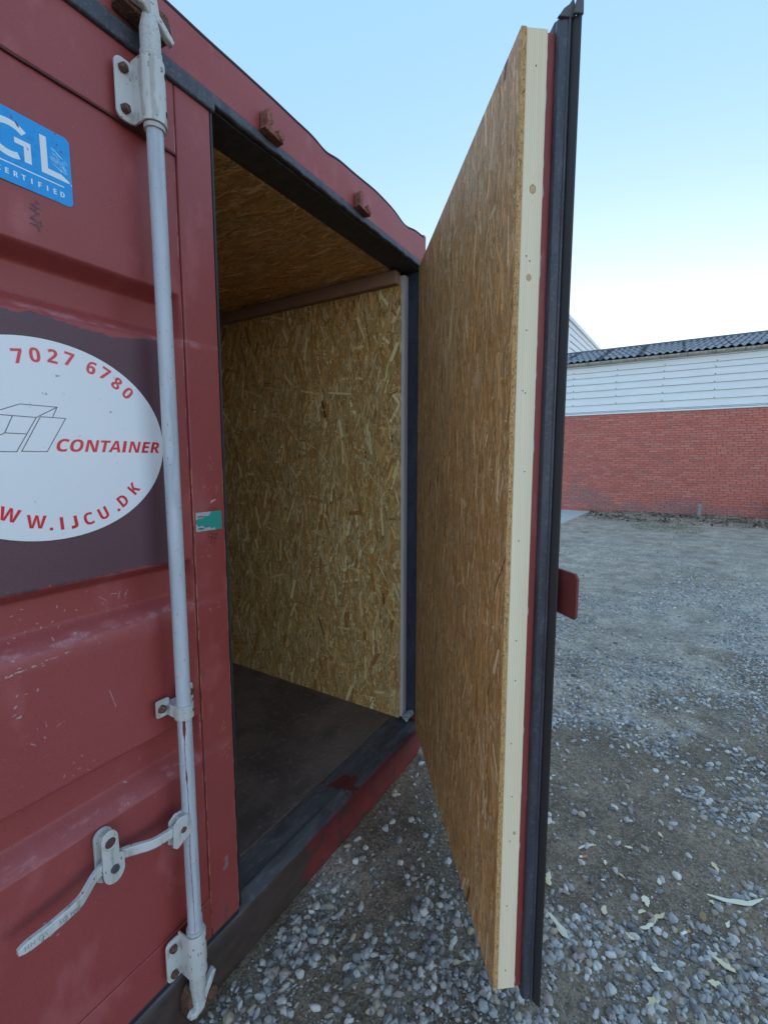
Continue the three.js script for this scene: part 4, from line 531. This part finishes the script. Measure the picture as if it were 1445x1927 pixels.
// ================================================================ BRICK BUILDING
const bld = group('brick_building'); bld.position.set(14.5, 0, 0);
tag(bld, 'low red brick building with white boarding and dark corrugated roof', 'building');
{
  const Z0 = -2.94, Z1 = 10.5, TOP = 2.925, R = rng(901);
  part('mortar_wall', box(0.016, 0.30, -0.2, TOP, Z0, Z1, 0), mat({ color: lin(0.28, 0.22, 0.19), roughness: 0.95 }), bld);
  part('upper_wall', box(0.1, 0.3, TOP, 4.36, Z0, Z1, 0), mat({ color: lin(0.62, 0.62, 0.60), roughness: 0.9 }), bld);
  part('end_wall', box(0.3, 6.9, -0.2, 4.3, Z1 - 0.3, Z1, 0), mat({ color: lin(0.3, 0.1, 0.08), roughness: 0.9 }), bld); part('end_wall', box(0.3, 6.9, -0.2, 4.3, Z0, Z0 + 0.3, 0), mat({ color: lin(0.3, 0.1, 0.08), roughness: 0.9 }), bld); part('rear_wall', box(6.9, 7.2, -0.2, 4.3, Z0, Z1, 0), mat({ color: lin(0.3, 0.1, 0.08), roughness: 0.9 }), bld);
  const brickTones = [[0.56, 0.165, 0.125], [0.58, 0.175, 0.132], [0.53, 0.155, 0.118], [0.57, 0.19, 0.145], [0.52, 0.155, 0.125], [0.55, 0.205, 0.165], [0.45, 0.175, 0.15], [0.40, 0.185, 0.165]];
  const bm = brickTones.map(([r, g, b]) => mat({ color: lin(r, g, b), roughness: 0.9 }));
  const bg = [0, 1, 2].map((k) => { const g = new THREE.BoxGeometry(0.05, 0.0545 + 0.001 * k, 0.228 - 0.004 * k); return g; });
  const all = []; const CH = TOP / 44;
  for (let c = 0; c < 44; c++) { const y = (c + 0.5) * CH; let z = Z0 + 0.12 + (c % 2) * 0.12 + ((c * 7) % 3) * 0.02; for (; z < Z1 - 0.1; z += 0.2405) { const damp = fbm(z * 0.8, y * 1.4, 911, 4) + 0.26 * sstep(0.85, 0.1, y); const q = damp + (R() - 0.5) * 0.16; let t = q > 0.72 ? (R() < 0.5 ? 6 : 7) : q > 0.62 ? 4 + Math.floor(R() * 3) : Math.floor(R() * 6); if (t === 5 && R() < 0.5) t = 1; const x = 0.025 + (R() - 0.5) * 0.004; const dx = x + 14.5 + 0.8468, dz = z - 1.0357, dep = dx * 0.852 + dz * -0.523, u = 864 * (dx * 0.523 + dz * 0.852) / dep; const inview = u > 325 && u < 735; all.push([x, y + (R() - 0.5) * 0.0015, z + (R() - 0.5) * 0.004, t, inview ? 1 / dep : 0]); } }
  all.sort((a, b) => b[4] - a[4]);
  all.slice(0, 300).forEach(([x, y, z, t]) => { const o = part('brick', bg[Math.floor(R() * 3)], bm[t], bld); o.position.set(x, y, z); });
  const rest = [], C = []; for (const [x, y, z, t] of all.slice(300)) { const g = bg[Math.floor(R() * 3)].clone().translate(x, y, z).toNonIndexed(); const k = 0.9 + R() * 0.2, n = g.attributes.position.count, c = new Float32Array(n * 3); for (let i = 0; i < n; i++) c.set([brickTones[t][0] * k, brickTones[t][1] * k, brickTones[t][2] * k], i * 3); g.setAttribute('color', new THREE.BufferAttribute(c, 3)); rest.push(g); }
  const ro = new THREE.Mesh(mergeGeometries(rest, false), mat({ color: 0xffffff, vertexColors: true, roughness: 0.9 })); ro.name = 'brick_courses'; ro.userData.kind = 'stuff'; ro.castShadow = ro.receiveShadow = true; bld.add(ro);
  // white boarding, each board lapped over the next
  const wt = tex(512, 256, (i, j) => { const n = fbm(i * 0.02, j * 0.05, 921, 4); return mix3([236, 240, 238], [222, 228, 228], n); }); wt.repeat.set(0.3, 1); const wm = mat({ map: wt, roughness: 0.5 });
  const lines = [2.985, 3.02, 3.218, 3.437, 3.640, 3.834, 4.028, 4.182, 4.345];
  for (let k = 0; k < lines.length - 1; k++) { const y0 = lines[k] + (k ? 0.005 : 0.004), y1 = lines[k + 1] - 0.005, lap = k === 0 ? 0.02 : 0; const s = poly([[-0.022 - lap, y0], [-0.022 - lap, y0 + 0.014], [0.010, y1 + 0.004], [0.03, y1 + 0.004], [0.03, y0]]); const g = new THREE.ExtrudeGeometry(s, { depth: Z1 - Z0 - 0.02, bevelEnabled: false }); g.translate(0, 0, Z0 + 0.01); part('cladding_board', metreUV(g), wm, bld); }
  part('boarding_backer', box(0.075, 0.099, 2.935, 4.35, Z0 + 0.01, Z1 - 0.01, 0), wm, bld);
  part('drip_flashing', box(-0.035, 0.03, 2.93, 2.978, Z0 + 0.005, Z1 - 0.005, 0.004), wm, bld);
  const sg = new THREE.CylinderGeometry(0.014, 0.014, 0.012, 8); sg.rotateZ(Math.PI / 2); const sm = mat({ color: lin(0.12, 0.12, 0.13), roughness: 0.5, metalness: 0.5 });
  for (let z = -1.55; z < 6; z += 1.18) for (let k = 1; k < 7; k++) { const o = part('screw', sg, sm, bld); o.position.set(-0.026, lines[k + 1] + 0.028, z + (R() - 0.5) * 0.03); }
  // gutter with brackets and joints
  const gs = new THREE.Shape(); gs.absarc(0, 0, 0.075, Math.PI, Math.PI * 2, false); gs.lineTo(0.069, 0.0); gs.absarc(0, 0, 0.069, Math.PI * 2, Math.PI, true); gs.closePath(); const gt = tex(512, 64, (i, j) => mix3([186, 180, 166], [146, 140, 126], sstep(0.35, 0.7, fbm(i * 0.06, j * 0.06, 931, 4)))); gt.repeat.set(1, 2); const gg = new THREE.ExtrudeGeometry(gs, { depth: Z1 - Z0, bevelEnabled: false, curveSegments: 14 }); gg.translate(-0.105, 4.462, Z0); part('gutter', metreUV(gg), mat({ map: gt, roughness: 0.7 }), bld, 'grimy grey half round gutter under the eaves');
  const bs = new THREE.Shape(); bs.absarc(0, 0, 0.081, Math.PI * 0.97, Math.PI * 2, false); bs.lineTo(0.0755, 0); bs.absarc(0, 0, 0.0755, Math.PI * 2, Math.PI * 0.97, true); bs.closePath(); const bgo = new THREE.ExtrudeGeometry(bs, { depth: 0.022, bevelEnabled: false, curveSegments: 12 }); const bmt = mat({ color: lin(0.16, 0.155, 0.14), roughness: 0.7 });
  for (let z = -2.4; z < 8; z += 0.62) { const o = part('gutter_bracket', bgo, bmt, bld); o.position.set(-0.105, 4.462, z); }
  part('fascia', box(-0.02, 0.1, 4.352, 4.45, Z0 + 0.01, Z1 - 0.01, 0.002), wm, bld);
  // corrugated roof sheets in overlapping courses
  const rt = tex(512, 512, (i, j) => { const n = fbm(i * 0.03, j * 0.03, 941, 5); let c = mix3([54, 58, 74], [80, 84, 98], n); if (fbm(i * 0.12, j * 0.12, 943, 3) > 0.72) c = mix3(c, [118, 122, 112], 0.5); return c; }); const rm = mat({ map: rt, roughness: 0.38, bumpMap: rt, bumpScale: 0.002 });
  const pitch = 0.177, waves = 6, A = 0.028, slope = Math.atan2(5.52 - 4.50, 3.62), rowL = 1.02, sheet = (() => { const P = [], I = [], U = [], nu = waves * 8 + 4, nv = 2; for (let j = 0; j <= nv; j++) for (let i = 0; i <= nu; i++) { const z = i / 8 * pitch, s = j / nv * (rowL + 0.12); P.push(s, A * Math.cos(z / pitch * Math.PI * 2) , z); U.push(z, s); } const n = nu + 1; for (let j = 0; j < nv; j++) for (let i = 0; i < nu; i++) { const a = j * n + i; I.push(a, a + 1, a + n, a + 1, a + n + 1, a + n); } const base = P.length / 3; for (let i = 0; i <= nu; i++) { const q = i * 3; P.push(P[q], P[q + 1] - 0.012, P[q + 2]); U.push(0, 0); } for (let i = 0; i < nu; i++) I.push(i, base + i, i + 1, i + 1, base + i, base + i + 1); const g = new THREE.BufferGeometry(); g.setAttribute('position', new THREE.Float32BufferAttribute(P, 3)); g.setAttribute('uv', new THREE.Float32BufferAttribute(U, 2)); g.setIndex(I); const q = g; q.computeVertexNormals(); return q; })();
  const roof = group('roof', bld); roof.userData.label = 'dark blue grey corrugated sheet roof';
  for (let r = 3; r >= 0; r--) for (let c = 0; c < 13; c++) { const o = part('roof_sheet', sheet, rm, roof); o.position.set(-0.17 + Math.cos(slope) * rowL * r * 0.94, 4.50 + Math.sin(slope) * rowL * r * 0.94 + 0.020 * 1 + r * 0.0, Z0 - 0.1 + c * pitch * waves); o.rotation.z = slope - 0.018; }
  part('ridge_cap', [new THREE.CylinderGeometry(0.11, 0.11, Z1 - Z0 + 0.2, 16).rotateX(Math.PI / 2).translate(3.56, 5.50, (Z0 + Z1) / 2)], mat({ color: lin(0.13, 0.13, 0.13), roughness: 0.8 }), roof); part('roof_back', [box(0, 3.9, -0.01, 0.0, Z0, Z1, 0).rotateZ(-slope).translate(3.56, 5.5, 0)], rm, roof); part('roof_deck', [box(0, 3.7, -0.06, -0.05, Z0, Z1, 0).rotateZ(slope).translate(-0.1, 4.46, 0)], bmt, roof);
}
// ================================================================ TALL HALL BEHIND
{
  const hall = group('clad_hall'); hall.position.set(15, 0, -3); tag(hall, 'tall hall clad in pale horizontal metal boards behind the low roof', 'building');
  const yTop = (x) => 7.25 + 0.062 * (x + 15 - 15); const wm = mat({ color: lin(0.72, 0.76, 0.77), roughness: 0.5 }), core = wm;
  const s = poly([[0, -0.2], [32, -0.2], [32, 9.4], [0, 7.32]]); const g = new THREE.ExtrudeGeometry(s, { depth: 17, bevelEnabled: false }); g.translate(0, 0, -17.08); part('hall_wall', metreUV(g), core, hall);
  for (let k = 0; k < 21; k++) { const y0 = 3.3 + k * 0.29; const f = (x) => y0 + 0.065 * x; if (y0 > 7.1) continue; const sh = poly([[0.02, y0 + 0.02], [31.9, f(31.9) + 0.02], [31.9, f(31.9) + 0.27], [0.02, y0 + 0.27]]); part('cladding_board', extr(sh, -0.075, 0.06, 0.012, 1), wm, hall); }
  for (let k = 0; k < 25; k++) { const y0 = 0.05 + k * 0.29; const g = extr(poly([[0.1, y0 + 0.012], [17.0, y0 + 0.012], [17.0, y0 + 0.278], [0.1, y0 + 0.278]]), 0, 0.06, 0.012, 1); g.rotateY(Math.PI / 2); g.translate(-0.062, 0, -0.04); part('cladding_board', g, wm, hall); }
  part('corner_trim', box(-0.09, 0.015, 0, 7.3, -0.13, 0.0, 0.01), wm, hall);
  part('corner_trim', box(5.9, 6.4, 0, 7.2, -0.01, 0.03, 0.01), wm, hall); part('verge_trim', extr(poly([[-0.1, 7.3], [32, 9.38], [32, 9.6], [-0.1, 7.5]]), -0.1, 0.16, 0.02, 1), wm, hall);
}

// ================================================================ SMALL THINGS ON THE GROUND
{
  const pale = [[0.80, 0.68, 0.42], [0.82, 0.74, 0.54], [0.72, 0.58, 0.34]].map(([r, g, b]) => mat({ color: lin(r, g, b), roughness: 0.8 }));
  const sliver = (len, wid, seed, kind) => { const R = rng(seed), a = [], b = [], n = 9; for (let i = 0; i <= n; i++) { const t = i / n, w = kind === 'leaf' ? Math.sin(Math.PI * Math.pow(t, 0.7)) : Math.pow(Math.sin(Math.PI * clamp(t * 0.96 + 0.03)), 0.55), bend = 0.12 * len * Math.sin(t * 3 + seed); a.push([(t - 0.5) * len, bend + wid * 0.5 * w * (0.6 + R() * 0.8)]); b.push([(t - 0.5) * len, bend - wid * 0.5 * w * (0.6 + R() * 0.8)]); } const g = extr(poly([...a, ...b.reverse()]), 0, 0.0026, 0.0005, 1); g.rotateX(-Math.PI / 2); const q = g.attributes.position; for (let i = 0; i < q.count; i++) q.setY(i, q.getY(i) + 0.10 * len * Math.pow(q.getX(i) / len, 2) + 0.05 * q.getZ(i)); g.computeVertexNormals(); return g; };
  const put = (name, g, m, x, z, turn, label, cat, grp, lift = 0.006) => { const o = part(name, g, m, scene); o.position.set(x, groundH(x, z) + lift, z); o.rotation.y = turn; tag(o, label, cat, grp); return o; };
  put('wood_splinter', sliver(0.105, 0.022, 1001, 'leaf'), pale[1], 0.63, 0.81, 1.2, 'broad pale wood splinter lying beside the foot of the open door', 'splinter', 'wood splinters on the gravel');
  put('wood_splinter', sliver(0.19, 0.020, 1002), pale[1], 1.07, 1.33, -1.05, 'longest pale wood splinter, forked and lying on bare earth', 'splinter', 'wood splinters on the gravel');
  put('wood_splinter', sliver(0.085, 0.012, 1003), pale[1], 0.80, 1.07, -0.75, 'curved white wood sliver near the loose chips', 'splinter', 'wood splinters on the gravel');
  put('wood_splinter', sliver(0.07, 0.022, 1004, 'leaf'), pale[0], 0.78, 1.27, 0.9, 'yellow leaf shaped wood chip beyond the white cigarette stub', 'splinter', 'wood splinters on the gravel');
  put('wood_splinter', sliver(0.08, 0.011, 1005), pale[1], 1.02, 0.85, -0.9, 'thin white wood sliver next to the orange cigarette stub', 'splinter', 'wood splinters on the gravel');
  put('wood_splinter', sliver(0.06, 0.02, 1006), pale[0], 0.80, 0.75, 0.4, 'pale wood splinter lying against a large blue grey stone', 'splinter', 'wood splinters on the gravel');
  const small = [[0.77, 0.94, 0.035], [0.88, 1.06, 0.045], [0.85, 1.10, 0.05], [0.83, 1.05, 0.03], [0.65, 1.1, 0.035], [1.18, 1.28, 0.05], [1.0, 1.27, 0.04], [0.94, 1.3, 0.035], [0.54, 1.09, 0.05], [0.69, 1.25, 0.045], [1.11, 0.99, 0.03], [0.95, 0.98, 0.03], [0.90, 0.92, 0.025], [1.0, 1.1, 0.03], [1.25, 1.1, 0.03], [0.72, 1.02, 0.03], [0.98, 0.92, 0.025]];
  small.forEach(([x, z, l], i) => put('wood_chip', sliver(l, l * (0.25 + 0.3 * hash(i, 3, 7)), 1100 + i, i % 3 ? 'leaf' : ''), pale[i % 3], x, z, hash(i, 1, 9) * 6.28, 'small pale wood chip lying on the earth', 'wood chip', 'small wood chips on the gravel'));
  part('bark_piece', rough(extr(poly([[-0.017, -0.006], [-0.004, -0.010], [0.016, -0.007], [0.020, 0.002], [0.006, 0.008], [-0.012, 0.009]]), 0, 0.007, 0.002), 0.002, 120, 991).rotateX(-Math.PI / 2), mat({ color: lin(0.30, 0.22, 0.10), roughness: 0.9 }), scene).position.set(0.905, 0.008, 1.225);
  tag(scene.children[scene.children.length - 1], 'brown bark piece lying near the white cigarette stub', 'bark');
  const cig = (x, z, turn, len, paper, label) => { const o = group('cigarette_stub'); o.position.set(x, groundH(x, z) + 0.009, z); o.rotation.y = turn; tag(o, label, 'cigarette'); const c = (a, b) => { const g = new THREE.CylinderGeometry(0.0039, 0.0039, b - a, 14, 3); g.rotateZ(Math.PI / 2); g.translate((a + b) / 2, 0, 0); return g; }; part('paper', c(0, len * paper), mat({ color: lin(0.78, 0.78, 0.76), roughness: 0.8 }), o); part('filter', c(len * paper + 0.0002, len), mat({ color: lin(0.58, 0.27, 0.09), roughness: 0.8 }), o); };
  cig(0.815, 1.163, -0.72, 0.036, 0.6, 'white cigarette stub with orange filter on dark earth'); cig(0.955, 0.83, -0.95, 0.03, 0.35, 'orange cigarette stub beside a thin wood sliver');
  // short grey post against the wall
  const post = group('short_post'); post.position.set(14.18, 0, 1.85); tag(post, 'short grey concrete post standing before the brick wall', 'post'); part('shaft', rough(new THREE.BoxGeometry(0.08, 0.34, 0.08, 3, 8, 3).translate(0, 0.17, 0), 0.006, 14, 961), mat({ color: lin(0.28, 0.28, 0.28), roughness: 0.95 }), post); part('cap', rough(new THREE.BoxGeometry(0.10, 0.035, 0.10, 3, 2, 3).translate(0, 0.355, 0), 0.005, 16, 963), mat({ color: lin(0.34, 0.34, 0.34), roughness: 0.95 }), post);
  // white plastic sack at the wall
  { const prof = [[0.02, 0.0], [0.26, 0.01], [0.33, 0.12], [0.34, 0.34], [0.29, 0.56], [0.20, 0.70], [0.07, 0.78], [0.06, 0.81], [0.13, 0.88], [0.16, 0.93], [0.02, 0.91]].map(([x, y]) => new THREE.Vector2(x, y)); const g = new THREE.LatheGeometry(new THREE.SplineCurve(prof).getPoints(48), 72); const p = g.attributes.position; for (let i = 0; i < p.count; i++) { const x = p.getX(i), y = p.getY(i), z = p.getZ(i), a = Math.atan2(z, x), r = Math.hypot(x, z), cx = Math.cos(a), cz = Math.sin(a); const f = 1 + 0.16 * (fbm(cx * 1.4 + 5, cz * 1.4 + y * 2.2, 971, 3) - 0.5) * 2 + 0.07 * (Math.abs(vnoise(cx * 6 + 9, cz * 6 + y * 5, 973) - 0.5) * 2 - 0.5) + 0.10 * sstep(0.5, 0.8, y) * Math.sin(a * 9 + y * 6) ; p.setXYZ(i, cx * r * f * 0.9, y + 0.02 * (vnoise(cx * 3, cz * 3, 975) - 0.5), cz * r * f); } const q = mergeVertices((() => { const k = g.clone(); k.deleteAttribute('normal'); k.deleteAttribute('uv'); return k; })(), 1e-4); q.computeVertexNormals();
    const o = part('plastic_sack', q, mat({ color: lin(0.72, 0.76, 0.78), roughness: 0.35 }), scene); o.position.set(14.0, groundH(14.0, 3.5) - 0.01, 3.68); tag(o, 'white plastic sack standing against the brick wall', 'sack'); }
  // dead leaves and stalks along the wall, and a green patch
  const R = rng(1201), o = new THREE.Object3D(), c = new THREE.Color();
  const litterG = sliver(1, 0.32, 1301, 'leaf').scale(1, 0.6, 1); const li = new THREE.InstancedMesh(litterG, mat({ color: 0xffffff, roughness: 0.95 }), 1900); let n = 0;
  while (n < 1900) { const x = 12.4 + R() * 2.05, z = -0.9 + R() * 6.4; if (R() > sstep(12.2, 14.0, x) * (0.3 + 1.2 * sstep(0.4, 0.6, fbm(x * 2, z * 2, 981, 3)))) continue; const s = 0.05 + R() * 0.13; o.position.set(x, groundH(x, z) + 0.012 + R() * 0.03, z); o.rotation.set((R() - 0.5) * 0.9, R() * 6.28, (R() - 0.5) * 0.9); o.scale.set(s, s, s); o.updateMatrix(); li.setMatrixAt(n, o.matrix); const t = [[0.16, 0.11, 0.07], [0.22, 0.17, 0.11], [0.10, 0.075, 0.05], [0.30, 0.27, 0.22], [0.07, 0.06, 0.045], [0.42, 0.41, 0.38]][Math.floor(R() * 6)]; li.setColorAt(n, c.setRGB(...t)); n++; }
  li.name = 'leaf_litter'; li.userData = { kind: 'stuff', label: 'dead leaves and twigs along the foot of the brick wall', category: 'leaf litter' }; li.castShadow = li.receiveShadow = true; scene.add(li);
  const bl = new THREE.BufferGeometry(); bl.setAttribute('position', new THREE.Float32BufferAttribute([-0.05, 0, 0, 0.05, 0, 0, 0.03, 0.6, 0.06, -0.03, 0.6, 0.06, 0, 1, 0.2], 3)); bl.setIndex([0, 1, 2, 0, 2, 3, 3, 2, 4]); bl.computeVertexNormals();
  const gr = new THREE.InstancedMesh(bl, mat({ color: 0xffffff, roughness: 0.9, side: THREE.DoubleSide }), 1500);
  for (let i = 0; i < 1500; i++) { const far = i > 1150; let x, z; if (far) { x = 12.6 + R() * 1.7; z = -0.6 + R() * 5; } else { const a = R() * 6.28, q = Math.pow(R(), 0.6); x = 11.7 + Math.cos(a) * q * 1.0; z = 1.1 + Math.sin(a) * q * 0.75; } const s = far ? 0.04 + R() * 0.10 : 0.02 + R() * 0.04; o.position.set(x, groundH(x, z), z); o.rotation.set((R() - 0.5) * 1.2, R() * 6.28, 0); o.scale.set(s, s, s); o.updateMatrix(); gr.setMatrixAt(i, o.matrix); const d = R(); far && d < 0.6 ? gr.setColorAt(i, c.setRGB(0.20, 0.16, 0.09)) : gr.setColorAt(i, c.setRGB(0.07 + d * 0.05, 0.11 + d * 0.06, 0.035)); }
  gr.name = 'grass'; gr.userData = { kind: 'stuff', label: 'thin green grass patch and dry blades before the wall', category: 'grass' }; gr.castShadow = gr.receiveShadow = true; scene.add(gr);
  // a few tall dry stalks at the wall
  for (const [z, h] of [[-0.75, 0.34], [0.82, 0.36], [2.55, 0.2]]) { const p = []; for (let k = 0; k < 2; k++) { const cv = new THREE.QuadraticBezierCurve3(new THREE.Vector3(0, 0, (k - 1) * 0.02), new THREE.Vector3(0.01 * k, h * 0.6, (k - 1) * 0.05), new THREE.Vector3(0.05 - 0.05 * k, h * (1 - 0.15 * k), (k - 1) * 0.05)); p.push(new THREE.TubeGeometry(cv, 6, 0.004, 5)); } const s = part('dry_weed', p, mat({ color: lin(0.36, 0.29, 0.20), roughness: 0.95 }), scene); s.position.set(14.3, groundH(14.3, z), z); tag(s, 'dry bare weed stalks growing at the foot of the brick wall', 'weed', 'dry weeds along the wall'); }
}
renderer.render(scene, camera);
